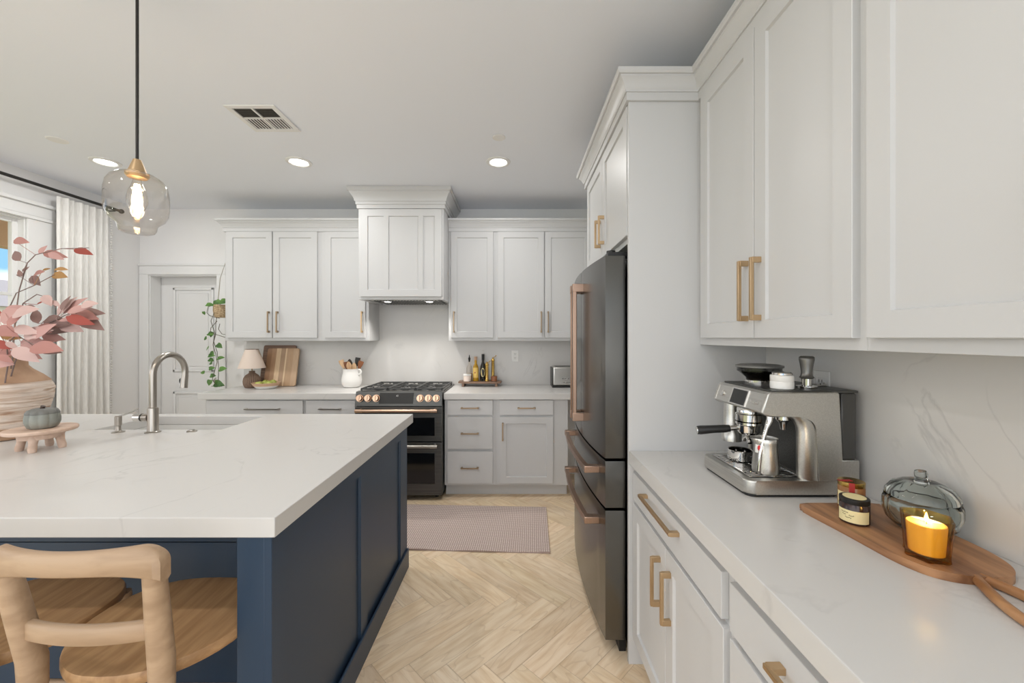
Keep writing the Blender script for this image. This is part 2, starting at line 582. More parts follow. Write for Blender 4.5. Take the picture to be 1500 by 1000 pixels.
LEAF = [plain('dusty pink leaf', (192, 150, 144), 0.7), plain('rose leaf', (178, 128, 120), 0.7), plain('russet leaf', (160, 76, 66), 0.7),
        plain('mustard leaf', (178, 136, 84), 0.7), plain('mauve brown leaf', (140, 112, 106), 0.7), plain('pale blush leaf', (202, 172, 166), 0.7)]

# faces of the cabinet runs: F(along, outward, up)
def FB(y0): return lambda a, d, z: (a, y0 - d, z)
def FR(x0): return lambda a, d, z: (x0 - d, a, z)
def FI(x0): return lambda a, d, z: (x0 + d, a, z)

def shaker(mb, F, a0, a1, z0, z1, t=0.02, fr=0.057, rec=0.009, cols=None):
    """framed panel; cols: list of (a0,a1) recess spans (default one)"""
    a0, a1 = sorted((a0, a1))
    e = 0.0015
    spans = cols or [(a0 + fr, a1 - fr)]
    zi0, zi1 = z0 + fr, z1 - fr
    bm = mb.bm
    new = []
    def V(a, d, z):
        v = bm.verts.new(F(a, d, z)); new.append(v)
        return v
    def quad(*p):
        bm.faces.new([V(*q) for q in p])
    # outer sides and back
    c = [(a0, z0), (a1, z0), (a1, z1), (a0, z1)]
    ci = [(a0 + e, z0 + e), (a1 - e, z0 + e), (a1 - e, z1 - e), (a0 + e, z1 - e)]
    for i in range(4):
        j = (i + 1) % 4
        quad((c[i][0], 0, c[i][1]), (c[j][0], 0, c[j][1]), (c[j][0], t - e, c[j][1]), (c[i][0], t - e, c[i][1]))
        quad((c[i][0], t - e, c[i][1]), (c[j][0], t - e, c[j][1]), (ci[j][0], t, ci[j][1]), (ci[i][0], t, ci[i][1]))
    quad(*[(a, 0, z) for a, z in c])
    # front: bottom & top rails, stiles
    xs = [a0 + e]
    for s in spans: xs += [s[0], s[1]]
    xs.append(a1 - e)
    for i in range(len(xs) - 1):
        quad((xs[i], t, z0 + e), (xs[i + 1], t, z0 + e), (xs[i + 1], t, zi0), (xs[i], t, zi0))
        quad((xs[i], t, zi1), (xs[i + 1], t, zi1), (xs[i + 1], t, z1 - e), (xs[i], t, z1 - e))
        if i % 2 == 0:
            quad((xs[i], t, zi0), (xs[i + 1], t, zi0), (xs[i + 1], t, zi1), (xs[i], t, zi1))
    g = 0.003
    for s0, s1 in spans:
        o = [(s0, zi0), (s1, zi0), (s1, zi1), (s0, zi1)]
        n = [(s0 + g, zi0 + g), (s1 - g, zi0 + g), (s1 - g, zi1 - g), (s0 + g, zi1 - g)]
        for i in range(4):
            j = (i + 1) % 4
            quad((o[i][0], t, o[i][1]), (o[j][0], t, o[j][1]), (n[j][0], t - rec, n[j][1]), (n[i][0], t - rec, n[i][1]))
        quad(*[(a, t - rec, z) for a, z in n])
    bmesh.ops.remove_doubles(bm, verts=new, dist=1e-6)
    return mb

def pull(F, a, z, length, vert=True, th=0.011, out=0.034, d0=0.02):
    mb = MB()
    h = length / 2
    if vert:
        mb.fbox(F, a - th / 2, a + th / 2, d0 + out - th, d0 + out, z - h, z + h, 0.0012)
        for s in (-1, 1):
            zc = z + s * (h - 0.008)
            mb.fbox(F, a - th / 2 - .001, a + th / 2 + .001, d0, d0 + out - th * .5, zc - 0.009, zc + 0.009, 0.001)
    else:
        mb.fbox(F, a - h, a + h, d0 + out - th, d0 + out, z - th / 2, z + th / 2, 0.0012)
        for s in (-1, 1):
            ac = a + s * (h - 0.008)
            mb.fbox(F, ac - 0.009, ac + 0.009, d0, d0 + out - th * .5, z - th / 2 - .001, z + th / 2 + .001, 0.001)
    return mb

def door_part(F, a0, a1, z0, z1, root, hmat, ha=None, hz=None, hl=0.2, name='door', vert=True, fr=0.057):
    mb = MB(); shaker(mb, F, a0, a1, z0, z1, fr=fr)
    d = part(name, mb, M['white'], root)
    if ha is not None:
        part('handle', pull(F, ha, hz, hl, vert), hmat, d)
    return d

def drawer_part(F, a0, a1, z0, z1, root, hmat, hl=0.11, ha=None, hz=None):
    mb = MB(); mb.fbox(F, a0, a1, 0, 0.02, z0, z1, 0.002)
    d = part('drawer', mb, M['white'], root)
    part('handle', pull(F, (a0 + a1) / 2 if ha is None else ha, (z0 + z1) / 2 if hz is None else hz, hl, False), hmat, d)
    return d

def text_part(s, size, mat, parent, mw, name='lettering', ext=0.0004):
    cu = bpy.data.curves.new('txt', 'FONT')
    cu.body = s; cu.size = size; cu.extrude = ext; cu.align_x = 'CENTER'; cu.align_y = 'CENTER'
    o = bpy.data.objects.new('txt', cu); col.objects.link(o)
    dg = bpy.context.evaluated_depsgraph_get()
    me = bpy.data.meshes.new_from_object(o.evaluated_get(dg))
    bpy.data.objects.remove(o); bpy.data.curves.remove(cu)
    me.materials.clear(); me.materials.append(mat)
    me.transform(Matrix.Translation(-ORG[parent.name]) @ mw)
    t = bpy.data.objects.new(name, me); col.objects.link(t)
    t.parent = parent
    ORG[t.name] = ORG[parent.name]
    return t

def at(px, py, Y):
    """point of the room seen at photo pixel (px,py) at depth Y"""
    return Vector(((px - 754) * Y / 580, Y, H - (py - 494.5) * Y / 580))

# =================================================================== THE SETTING
ZC = 2.743                      # ceiling
XR, XL, YB, YF = 1.10, -3.89, 4.108, -1.6
ZT = 0.922                      # worktop height
TH = 0.055                      # worktop edge

def build_floor():
    w, L = 0.115, 0.625
    bm = bmesh.new()
    uvl = bm.loops.layers.uv.new('grain')
    tone = bm.loops.layers.float_color.new('tone')
    rnd = random.Random(3)
    c45 = math.sqrt(0.5)
    off = Vector((0.0, 0.0))
    def world(u, v):          # (1,1) of the weave runs along world X
        return (c45 * (u + v) - 0.051, c45 * (v - u) - 0.137)
    def plank(u0, u1, v0, v1):
        g = 0.0007
        p = [world(u0 + g, v0 + g), world(u1 - g, v0 + g), world(u1 - g, v1 - g), world(u0 + g, v1 - g)]
        if max(q[0] for q in p) < XL - .1 or min(q[0] for q in p) > XR + .1: return
        if max(q[1] for q in p) < YF or min(q[1] for q in p) > YB + .6: return
        f = bm.faces.new([bm.verts.new((x, y, 0)) for x, y in p])
        ou, ov = rnd.random() * 40, rnd.random() * 40
        k = rnd.uniform(0.90, 1.06)
        tc = (k * rnd.uniform(.985, 1.015), k, k * rnd.uniform(.96, 1.02), 1)
        long_u = (u1 - u0) > (v1 - v0)
        uvs = [(0, 0), (L, 0), (L, w), (0, w)] if long_u else [(0, 0), (0, w), (L, w), (L, 0)]
        if not long_u:
            uvs = [(0, 0), (0, w), (L, w), (L, 0)]
        for lp, (a, b) in zip(f.loops, uvs):
            lp[uvl].uv = (a + ou, b + ov)
            lp[tone] = tc
    for k in range(-80, 90):
        for m in range(-12, 13):
            a, b = k * w - m * L, k * w + m * L
            plank(a, a + L, b, b + w)
            plank(a, a + w, b + w, b + w + L)
    # dark joint bed below
    bed = bm.faces.new([bm.verts.new(p) for p in ((XL - .2, YF - .2, -.0015), (XR + .2, YF - .2, -.0015), (XR + .2, YB + .7, -.0015), (XL - .2, YB + .7, -.0015))])
    for lp in bed.loops:
        lp[tone] = (.62, .58, .52, 1); lp[uvl].uv = (0, 0)
    under = bm.faces.new([bm.verts.new(p) for p in ((XL - .2, YF - .2, -.1), (XR + .2, YF - .2, -.1), (XR + .2, YB + .7, -.1), (XL - .2, YB + .7, -.1))])
    me = bpy.data.meshes.new('floor')
    for f in bm.faces: f.normal_update()
    for f in bm.faces:
        if f is not under and f.normal.z < 0: f.normal_flip()
    bm.to_mesh(me); bm.free()
    me.materials.append(M['floor'])
    o = bpy.data.objects.new('floor', me); col.objects.link(o)
    o['kind'] = 'structure'; o['label'] = 'pale oak floor laid in herringbone planks'; o['category'] = 'floor'
build_floor()

mb = MB(); mb.box(XL - .1, XR + .1, YF, YB + .6, ZC, ZC + .08)
struct('ceiling', mb, M['ceiling'], 'flat white painted kitchen ceiling', 'ceiling')
DX0, DX1, DZ = -3.789, -3.081, 2.063
mb = MB(); mb.box(XL - .1, DX0, YB, YB + .14, 0, ZC).box(DX1, XR + .1, YB, YB + .14, 0, ZC).box(DX0, DX1, YB, YB + .14, DZ, ZC)
struct('wall_back', mb, M['wall'], 'white back wall behind the range and the white door', 'wall')
mb = MB(); mb.box(XR, XR + .1, YF, YB, 0, ZC)
struct('wall_right', mb, M['wall'], 'white right wall behind the coffee counter', 'wall')
WY0, WY1, WZ = 0.55, 3.148, 2.361
mb = MB(); mb.box(XL - .14, XL, WY0 - .3, WY0, 0, WZ).box(XL - .14, XL, WY1, YB, 0, WZ).box(XL - .14, XL, YF, YB, WZ + .00005, ZC)
struct('wall_left', mb, M['wall'], 'white left wall with the tall window', 'wall')

# the door behind the trailing plant
YD = YB + .118
def door_panel():
    mb = MB()
    F = FB(YD + .04)
    mb.fbox(F, DX0, DX1, 0, .03, 0.01, DZ - .003)
    for z0, z1 in ((.20, .838), (1.045, 1.946)):
        a0, a1 = -3.652, -3.216
        # moulded frame around a raised field
        for b0, b1, c0, c1 in ((a0, a1, z0, z0 + .03), (a0, a1, z1 - .03, z1), (a0, a0 + .03, z0, z1), (a1 - .03, a1, z0, z1)):
            mb.fbox(F, b0, b1, .03, .042, c0, c1, .008)
        mb.fbox(F, a0 + .06, a1 - .06, .03, .036, z0 + .06, z1 - .06, .005)
    return mb
d1 = struct('door_1', door_panel(), M['trim'], 'white two-panel door at the back left corner', 'door')
mb = MB(); mb.lathe((0, 0, 0), [(.001, 0), (.026, 0), (.026, .006), (.01, .012), (.01, .035), (.024, .042), (.03, .055), (.022, .068), (.001, .07)], 20)
for v in mb.bm.verts:
    x, y, z = v.co
    v.co = (DX1 - .07 + x, YD + .01 - z, .96 + y)
struct('door_handle', mb, M['nickel'], 'brushed nickel door knob', 'knob', parent=d1)
mb = MB()
for x0, x1, z0, z1 in ((DX0 - .095, DX0, 0, DZ), (DX1, DX1 + .09, 0, DZ), (DX0 - .095, DX1 + .09, DZ + .0003, DZ + .09)):
    mb.box(x0, x1, YB - .018, YB - .001, z0, z1, .003)
mb.box(DX0 - .097, DX1 + .095, YB - .026, YB - .0015, DZ + .0903, DZ + .112, .004)
mb.box(DX0 + .0003, DX0 + .012, YB - .0005, YD, 0, DZ - .0125).box(DX1 - .012, DX1 - .0003, YB - .0005, YD, 0, DZ - .0125).box(DX0 + .0003, DX1 - .0003, YB - .0005, YD, DZ - .012, DZ - .0003)
struct('trim_1', mb, M['trim'], 'white casing around the back door', 'trim')
mb = MB(); mb.box(XL, XL + .014, WY1 + .2, YB, 0, .13, .003)
struct('baseboard_left', mb, M['trim'], 'white baseboard along the left wall beside the window', 'baseboard')

# window of the left wall
mb = MB()
XW = XL - .06
fw = .045
for y0, y1, z0, z1 in ((WY0 + .001, WY0 + fw, 0.02, WZ - .001), (WY1 - fw, WY1 - .001, 0.02, WZ - .001), (WY0 + fw, WY1 - fw, WZ - fw, WZ - .002), (WY0 + fw, WY1 - fw, 0.021, .02 + fw),
                       (1.83, 1.83 + fw, .02 + fw, WZ - fw)):
    mb.box(XW - .012, XW + .012, y0, y1, z0, z1, .004)
mb.box(XW - .009, XW + .009, WY0, WY1, 1.74, 1.765, .003)
w1 = struct('window_1', mb, M['trim'], 'tall white framed window at the left edge', 'window')
mb = MB(); mb.box(XW - .003, XW + .003, WY0 + .04, WY1 - .04, .06, WZ - .04)
struct('pane', mb, M['window_glass'], 'clear glass', 'glass', parent=w1)
mb = MB()
mb.box(XL + .001, XL + .018, WY1, WY1 + .19, 0, WZ, .003)
mb.box(XL + .001, XL + .018, WY0 - .19, WY0, 0, WZ, .003)
mb.box(XL + .001, XL + .028, WY0 - .2, WY1 + .2, WZ + .0005, WZ + .028, .004)
mb.box(XL + .001, XL + .022, WY0 - .19, WY1 + .19, WZ + .0285, WZ + .115, .003)
mb.box(XL + .001, XL + .045, WY0 - .22, WY1 + .22, WZ + .1155, WZ + .145, .004)
mb.box(XL - .058, XL + .0005, WY1 - .012, WY1 - .0005, .001, WZ - .013).box(XL - .058, XL + .0005, WY0 + .0005, WY0 + .012, .001, WZ - .013).box(XL - .058, XL + .0005, WY0 + .0005, WY1 - .0005, WZ - .012, WZ - .0005)
struct('trim_2', mb, M['trim'], 'white casing around the left window', 'trim')

# outside the window: patio roof, lawn, far house
mb = MB(); mb.box(-40, XL - .3, -30, 40, -.25, -.15)
g = struct('ground', mb, M['grass'], 'lawn outside the left window', 'ground')
t = thing('patio_cover', 'tan patio cover seen at the top of the left window', 'patio cover', (-5.2, 3.2, -.15))
mb = MB(); mb.box(-5.3, -5.15, 1.0, 7.0, 2.33, 2.62, .01); part('beam', mb, M['tan_wood'], t)
mb = MB(); mb.box(-5.6, -4.05, 1.0, 7.0, 2.62, 2.68); part('roof', mb, M['tan'], t)
mb = MB(); mb.box(-5.3, -5.16, 6.7, 6.84, -.15, 2.33); part('post', mb, M['tan_wood'], t)
t = thing('house', 'pale neighbouring house with grey roof beyond the window', 'house', (-22, 17.5, -.15))
mb = MB(); mb.box(-26, -18, 13, 24, -.15, 2.5); part('wall', mb, M['house_far'], t)
mb = MB(); mb.prism([(-26.4, 2.5), (-17.6, 2.5), (-22, 3.9)], lambda u, v, w: (u, w, v), 12.6, 24.4); part('roof', mb, M['roof_far'], t)

# =================================================================== CABINETS, back wall
YU = 3.803                      # front of the wall units
FU = FB(YU)
def upper(name_label, x0, x1, doors, hmat):
    t = thing('upper_cabinet', name_label, 'cabinet', ((x0 + x1) / 2, YU + .15, 1.38), 'white wall cabinets')
    mb = MB(); mb.box(x0, x1, YU, YB - .001, 1.38, 2.53, .0015); part('body', mb, M['white'], t)
    for a0, a1, ha in doors:
        door_part(FU, a0, a1, 1.409, 2.424, t, hmat, ha, 1.56, .2)
    return t
upper('white double-door wall cabinet above the lamp and fruit bowl', -2.78, -1.852, [(-2.755, -2.322, -2.345), (-2.311, -1.889, -2.262)], M['brass_dim'])
upper('white single-door wall cabinet left of the range hood', -1.852, -1.402, [(-1.816, -1.429, -1.456)], M['brass'])
upper('white single-door wall cabinet right of the range hood', -.634, -.184, [(-.6106, -.205, -.579)], M['brass_dim'])
upper('white double-door wall cabinet beside the refrigerator alcove', -.184, .76, [(-.163, .2805, .252), (.290, .73, .318)], M['brass_dim'])

CP = [(0, 2.428), (.012, 2.428), (.012, 2.462), (.018, 2.462), (.018, 2.470), (.023, 2.476), (.027, 2.488), (.036, 2.502), (.046, 2.511), (.046, 2.519), (.055, 2.519), (.060, 2.526), (.060, 2.541), (0, 2.541)]
def crown(label, path, prof=CP):
    mb = MB(); mb.sweep(path, prof)
    solo('crown_molding', mb, M['white'], label, 'molding', (path[0][0], path[0][1], prof[0][1]), 'crown moldings on the white cabinets', ang=25)
crown('white crown molding along the wall cabinets left of the range hood', [(-2.781, YB - .001), (-2.781, YU - .001), (-1.402, YU - .001)])
crown('white crown molding along the wall cabinets right of the range hood', [(-.634, YU - .001), (.80, YU - .001)])

# range hood, boxed in white
YH = 3.547
t = thing('range_hood', 'white boxed range hood with three panels above the black range', 'range hood', (-1.018, 3.83, 1.751))
mb = MB(); mb.box(-1.40, -.636, YH, YB - .001, 1.772, 2.70, .002)
mb.box(-1.40, -.636, YH, YH + .03, 1.751, 1.7718).box(-1.40, -1.37, YH + .0303, YB - .001, 1.751, 1.7718).box(-.666, -.636, YH + .0303, YB - .001, 1.751, 1.7718)
part('body', mb, M['white'], t)
mb = MB(); shaker(mb, FB(YH), -1.3755, -.653, 1.777, 2.557, .018, .062, .009, [(-1.3135, -1.168), (-1.127, -.86), (-.819, -.715)])
part('front_panel', mb, M['white'], t)
HP = [(0, 2.565), (.012, 2.565), (.012, 2.60), (.020, 2.60), (.020, 2.626), (.027, 2.626), (.029, 2.640), (.036, 2.658), (.050, 2.682), (.063, 2.696), (.063, 2.708), (.071, 2.708), (.076, 2.716), (.076, 2.741), (0, 2.741)]
mb = MB(); mb.sweep([(-1.4, YB - .001), (-1.4, YH), (-.636, YH), (-.636, YB - .001)], HP); part('crown', mb, M['white'], t, ang=25)
mb = MB(); mb.box(-1.30, -.69, YH + .06, YB - .06, 1.748, 1.771, .003)
f = part('filter', mb, M['steel'], t)
mb = MB()
for i in range(22):
    x = -1.285 + i * .0277
    mb.box(x, x + .013, YH + .055, YB - .1, 1.7445, 1.749)
part('baffle', mb, M['slate_dark'], f)
for x in (-1.19, -.80):
    mb = MB(); mb.lathe((x, 3.72, 1.744), [(.001, 0), (.026, 0), (.03, .004), (.03, .006)], 20)
    l = part('light', mb, M['can_lens'], f)
    lamp('hood_lamp', 'SPOT', (x, 3.72, 1.735), P_HOOD, (1, .96, .9), .02, (R(-8), 0, 0), R(130), f)

# backsplash slabs
def spl(u, v, w): return (u, w, v)
mb = MB(); mb.prism([(-2.80, ZT + .0005), (1.099, ZT + .0005), (1.099, 1.379), (-.635, 1.379), (-.635, 1.75), (-1.401, 1.75), (-1.401, 1.379), (-2.80, 1.379)], spl, YB - .0155, YB - .0005)
solo('backsplash', mb, M['quartz'], 'veined white quartz backsplash behind the range', 'backsplash', (-.9, YB, ZT))
mb = MB(); mb.box(XR - .0155, XR - .0005, -.8, 1.709, ZT + .0005, 1.379)
solo('backsplash', mb, M['quartz'], 'veined white quartz backsplash behind the espresso machine', 'backsplash', (XR, .5, ZT))

# worktops
YC = 3.473
mb = MB(); mb.box(-2.784, -1.392, YC, YB - .001, ZT - TH, ZT, .003)
solo('worktop', mb, M['quartz'], 'white quartz worktop left of the range under the lamp', 'worktop', (-2.1, 3.8, ZT - TH))
mb = MB(); mb.box(-.624, XR - .001, YC, YB - .001, ZT - TH, ZT, .003)
solo('worktop', mb, M['quartz'], 'white quartz worktop right of the range under the bottle tray', 'worktop', (.2, 3.8, ZT - TH))
mb = MB(); mb.box(.4925, XR - .001, -.8, 1.709, ZT - TH, ZT, .003)
solo('worktop', mb, M['quartz'], 'long white quartz worktop under the espresso machine', 'worktop', (.8, .5, ZT - TH))

# base units, back wall
YK = YC + .032
FK = FB(YK)
def base(label, x0, x1):
    t = thing('base_cabinet', label, 'cabinet', ((x0 + x1) / 2, 3.8, 0), 'white base cabinets')
    mb = MB(); mb.box(x0, x1, YK, YB - .002, .106, ZT - TH - .0005, .0015); part('body', mb, M['white'], t)
    mb = MB(); mb.box(x0, x1, YK + .07, YK + .09, 0, .1065); part('toe_kick', mb, M['white'], t)
    return t
t = base('white base cabinet at the open left end of the back run', -2.735, -1.852)
drawer_part(FK, -2.715, -1.867, .729, .855, t, M['nickel'], .3, -2.215, .785)
door_part(FK, -2.715, -2.295, .127, .712, t, M['nickel'], -2.33, .6, .17)
door_part(FK, -2.287, -1.867, .127, .712, t, M['nickel'], -2.25, .6, .17)
t = base('narrow white base cabinet directly left of the range', -1.852, -1.395)
drawer_part(FK, -1.8366, -1.407, .729, .855, t, M['nickel'], .19, None, .785)
door_part(FK, -1.8366, -1.407, .127, .712, t, M['nickel'], -1.445, .6, .17)
t = base('white three-drawer base cabinet directly right of the range', -.62, -.165)
for z0, z1 in ((.729, .859), (.430, .712), (.127, .4095)):
    drawer_part(FK, -.595, -.194, z0, z1, t, M['brass_dim'], .155)
t = base('white base cabinet with drawer over one door near the refrigerator', -.165, .47)
drawer_part(FK, -.132, .339, .729, .859, t, M['brass_dim'], .155)
door_part(FK, -.132, .339, .127, .712, t, M['brass_dim'], -.105, .585, .155)

# =================================================================== RIGHT RUN
YP = 1.71                      # near face of the tall panel
mb = MB(); mb.box(.4925, XR - .001, YP, YP + .02, 0, 2.53, .0015)
solo('tall_panel', mb, M['white'], 'tall white panel between refrigerator and coffee counter', 'panel', (.8, YP + .01, 0))
mb = MB(); mb.box(.55, XR - .001, 2.692, 2.712, 0, 2.53, .0015)
solo('tall_panel', mb, M['white'], 'tall white panel on the far side of the refrigerator', 'panel', (.8, 2.70, 0))
t = thing('upper_cabinet', 'white two-door cabinet above the refrigerator', 'cabinet', (.8, 2.2, 1.833), 'white wall cabinets')
mb = MB(); mb.box(.509, XR - .001, YP + .0205, 2.6915, 1.833, 2.53, .0015); part('body', mb, M['white'], t)
F = FR(.509)
door_part(F, 1.736, 2.214, 1.858, 2.424, t, M['brass'], 2.17, 2.0, .155)
door_part(F, 2.219, 2.672, 1.858, 2.424, t, M['brass'], 2.262, 2.0, .155)

XU = .80
FRU = FR(XU)
def rupper(label, y0, y1, doors):
    t = thing('upper_cabinet', label, 'cabinet', (XU + .15, (y0 + y1) / 2, 1.38), 'white wall cabinets')
    mb = MB(); mb.box(XU, XR - .001, y0, y1, 1.38, 2.53, .0015); part('body', mb, M['white'], t)
    for a0, a1, ha in doors:
        door_part(FRU, a0, a1, 1.409, 2.424, t, M['brass'], ha, 1.566, .2)
rupper('white two-door wall cabinet above the espresso machine', .898, YP - .0005, [(1.2945, 1.663, 1.327), (.916, 1.2905, 1.258)])
rupper('white wall cabinet at the right edge above the glass pumpkin', .095, .898, [(.502, .880, .53), (.12, .497, .47)])
crown('white crown molding wrapping the refrigerator panel and coffee wall cabinets',
      [(XR - .001, 2.7125), (.4920, 2.7125), (.4920, YP - .0005), (XU - .0005, YP - .0005), (XU - .0005, .09)])

XB = .5245
FRB = FR(XB)
def rbase(label, y0, y1):
    t = thing('base_cabinet', label, 'cabinet', (.8, (y0 + y1) / 2, 0), 'white base cabinets')
    mb = MB(); mb.box(XB, XR - .002, y0, y1, .106, ZT - TH - .0005, .0015); part('body', mb, M['white'], t)
    mb = MB(); mb.box(XB + .06, XB + .08, y0, y1, 0, .1065); part('toe_kick', mb, M['white'], t)
    return t
t = rbase('white base cabinet with wide drawer and two doors beside the refrigerator', .945, YP - .0005)
drawer_part(FRB, .968, 1.692, .722, .838, t, M['brass'], .305, 1.365, .806)
door_part(FRB, 1.3275, 1.692, .128, .706, t, M['brass'], 1.375, .565, .17)
door_part(FRB, .958, 1.3235, .128, .706, t, M['brass'], 1.283, .565, .17)
t = rbase('white base cabinet with drawers at the lower right corner', .16, .945)
for z0, z1 in ((.722, .838), (.43, .706), (.128, .413)):
    drawer_part(FRB, .18, .93, z0, z1, t, M['brass'], .305, .60, z1 - .05)
t = rbase('white base cabinet beyond the lower right corner', -.8, .155)
for z0, z1 in ((.722, .838), (.43, .706), (.128, .413)):
    drawer_part(FRB, -.78, .135, z0, z1, t, M['brass'], .305, None, z1 - .05)

# =================================================================== ISLAND
IX, IY0, IY1 = -.651, 1.074, 2.538
def slab_hole(x0, x1, y0, y1, hx0, hx1, hy0, hy1, z0, z1):
    mb = MB(); bm = mb.bm
    xs, ys = [x0, hx0, hx1, x1], [y0, hy0, hy1, y1]
    top = [[bm.verts.new((x, y, z1)) for y in ys] for x in xs]
    bot = [[bm.verts.new((x, y, z0)) for y in ys] for x in xs]
    for i in range(3):
        for j in range(3):
            if i == 1 and j == 1: continue
            bm.faces.new((top[i][j], top[i + 1][j], top[i + 1][j + 1], top[i][j + 1]))
            bm.faces.new((bot[i][j], bot[i][j + 1], bot[i + 1][j + 1], bot[i + 1][j]))
    def wall(p):
        for (i, j), (k, l) in p:
            bm.faces.new((top[i][j], bot[i][j], bot[k][l], top[k][l]))
    wall([((i, 0), (i + 1, 0)) for i in range(3)] + [((i + 1, 3), (i, 3)) for i in range(3)] + [((3, j), (3, j + 1)) for j in range(3)] + [((0, j + 1), (0, j)) for j in range(3)])
    wall([((1, 1), (1, 2)), ((1, 2), (2, 2)), ((2, 2), (2, 1)), ((2, 1), (1, 1))])
    es = []
    for e in bm.edges:
        if len(e.link_faces) == 2 and abs(e.link_faces[0].normal.dot(e.link_faces[1].normal)) < .5:
            es.append(e)
    for f in bm.faces: f.normal_update()
    es = [e for e in bm.edges if len(e.link_faces) == 2 and e.calc_face_angle(0) > 1.0]
    bmesh.ops.bevel(bm, geom=es, offset=.003, segments=2, affect='EDGES', profile=.5)
    return mb
SX0, SX1, SY0, SY1 = -2.245, -1.56, 2.104, 2.472
IXL = -3.20
solo('worktop', slab_hole(IXL, IX, IY0, IY1, SX0, SX1, SY0, SY1, ZT - TH, ZT), M['quartz'], 'wide white quartz worktop of the navy island', 'worktop', (-1.9, 1.8, ZT - TH))
t = thing('kitchen_island', 'navy kitchen island cabinet with framed end panels', 'island', (-1.9, 1.8, 0))
ZI = ZT - TH - .0005
mb = MB(); mb.box(IXL + .04, -.757, 1.46, 2.435, .0, .66, .002)
mb.box(IXL + .04, SX0 - .03, 1.46, 2.435, .655, ZI).box(SX1 + .03, -.757, 1.46, 2.435, .655, ZI).box(SX0 - .031, SX1 + .031, 1.46, SY0 - .03, .655, ZI).box(SX0 - .031, SX1 + .031, SY1 + .02, 2.52, .655, ZI)
part('body', mb, M['navy'], t)
mb = MB(); mb.box(-.757, -.682, 1.0785, 2.435, 0, ZI, .002)
shaker(mb, FI(-.682), 1.0785, 2.435, .0, ZI, .02, .05, .011, [(1.15, 1.706), (1.778, 2.299)])
part('end_panel', mb, M['navy'], t)
mb = MB(); mb.box(-.662, -.651, 1.075, 2.438, 0, .118, .003)
part('baseboard', mb, M['navy'], t)
mb = MB(); mb.box(IXL + .04, IXL + .14, 1.0785, 1.46, 0, ZI, .002); part('end_panel', mb, M['navy'], t)

# sink set into the island
t = thing('sink', 'white undermount sink in the island worktop', 'sink', (-1.9, 2.29, .67))
mb = MB()
def sink():
    bm = mb.bm
    z0, z1 = .672, ZT - TH - .0002
    a = [(SX0 - .012, SY0 - .012), (SX1 + .012, SY0 - .012), (SX1 + .012, SY1 + .012), (SX0 - .012, SY1 + .012)]
    b = [(SX0 + .002, SY0 + .002), (SX1 - .002, SY0 + .002), (SX1 - .002, SY1 - .002), (SX0 + .002, SY1 - .002)]
    c = [(SX0 + .02, SY0 + .02), (SX1 - .02, SY0 + .02), (SX1 - .02, SY1 - .02), (SX0 + .02, SY1 - .02)]
    rings = [[(x, y, z0 - .012) for x, y in a], [(x, y, z1) for x, y in a], [(x, y, z1) for x, y in b], [(x, y, z0 + .02) for x, y in b], [(x, y, z0) for x, y in c]]
    mb.loft(rings, True, True)
sink()
part('basin', mb, M['fireclay'], t)
mb = MB(); mb.lathe((-1.9, 2.29, .672), [(.045, .0005), (.045, .003), (.03, .002), (.001, .001)], 24); part('drain', mb, M['nickel'], t)

# =================================================================== REFRIGERATOR
t = thing('refrigerator', 'slate french-door refrigerator with copper handles', 'refrigerator', (.75, 2.2, 0))
RY0, RY1 = 1.762, 2.672
def front_x(y):
    s = (y - (RY0 + RY1) / 2) / ((RY1 - RY0) / 2)
    return .4036 - .030 * (1 - s * s)
def fdoor(y0, y1, z0, z1, xb=.4917):
    mb = MB()
    n = 14
    pts = [(xb, y0)] + [(front_x(y0 + (y1 - y0) * i / n), y0 + (y1 - y0) * i / n) for i in range(n + 1)] + [(xb, y1)]
    mb.prism(pts, lambda u, v, w: (u, v, w), z0, z1, .004)
    return mb
RM = (RY0 + RY1) / 2
d_near = part('door', fdoor(RY0, RM - .002, .872, 1.776), M['slate'], t)
d_far = part('door', fdoor(RM + .002, RY1, .872, 1.776), M['slate'], t)
dr1 = part('drawer', fdoor(RY0, RY1, .652, .861), M['slate'], t)
dr2 = part('drawer', fdoor(RY0, RY1, .064, .641), M['slate'], t)
mb = MB(); mb.box(.512, 1.09, RY0 + .012, RY1 - .012, .02, 1.765, .004); part('body', mb, M['black'], t)
mb = MB(); mb.box(.47, .50, RY0 + .02, RY1 - .02, .0, .055); part('kick_grille', mb, M['black'], t)
for y in (RY0 + .05, RY1 - .05):
    mb = MB(); mb.box(.42, .56, y - .03, y + .03, 1.7765, 1.797, .004).cyl((.44, y, 1.777), (.44, y, 1.806), .02); part('hinge_cover', mb, M['black'], t)
def vhandle(yc, s):
    mb = MB()
    mb.box(.318, .340, yc - .014, yc + .014, .955, 1.705, .004)
    h = part('handle', mb, M['copper_dim'], d_near if s < 0 else d_far, None)
    for z in (.955, 1.66):
        mb = MB(); mb.box(.316, .377, yc - .016, yc + .016, z, z + .045, .003); part('handle_bracket', mb, M['copper_dim'], d_near if s < 0 else d_far)
vhandle(RM - .04, -1); vhandle(RM + .04, 1)
def hhandle(zc, dr):
    mb = MB()
    n = 16
    rings = []
    for i in range(n + 1):
        y = RY0 + .09 + (RY1 - RY0 - .18) * i / n
        x = front_x(y) - .052
        rings.append([(x - .011, y, zc - .013), (x + .011, y, zc - .013), (x + .011, y, zc + .013), (x - .011, y, zc + .013)])
    mb.loft(rings)
    part('handle', mb, M['copper_dim'], dr)
    for y in (RY0 + .105, RY1 - .105):
        mb = MB(); x = front_x(y)
        mb.box(x - .066, x + .004, y - .02, y + .02, zc - .0155, zc + .0155, .003); part('handle_bracket', mb, M['copper_dim'], dr)
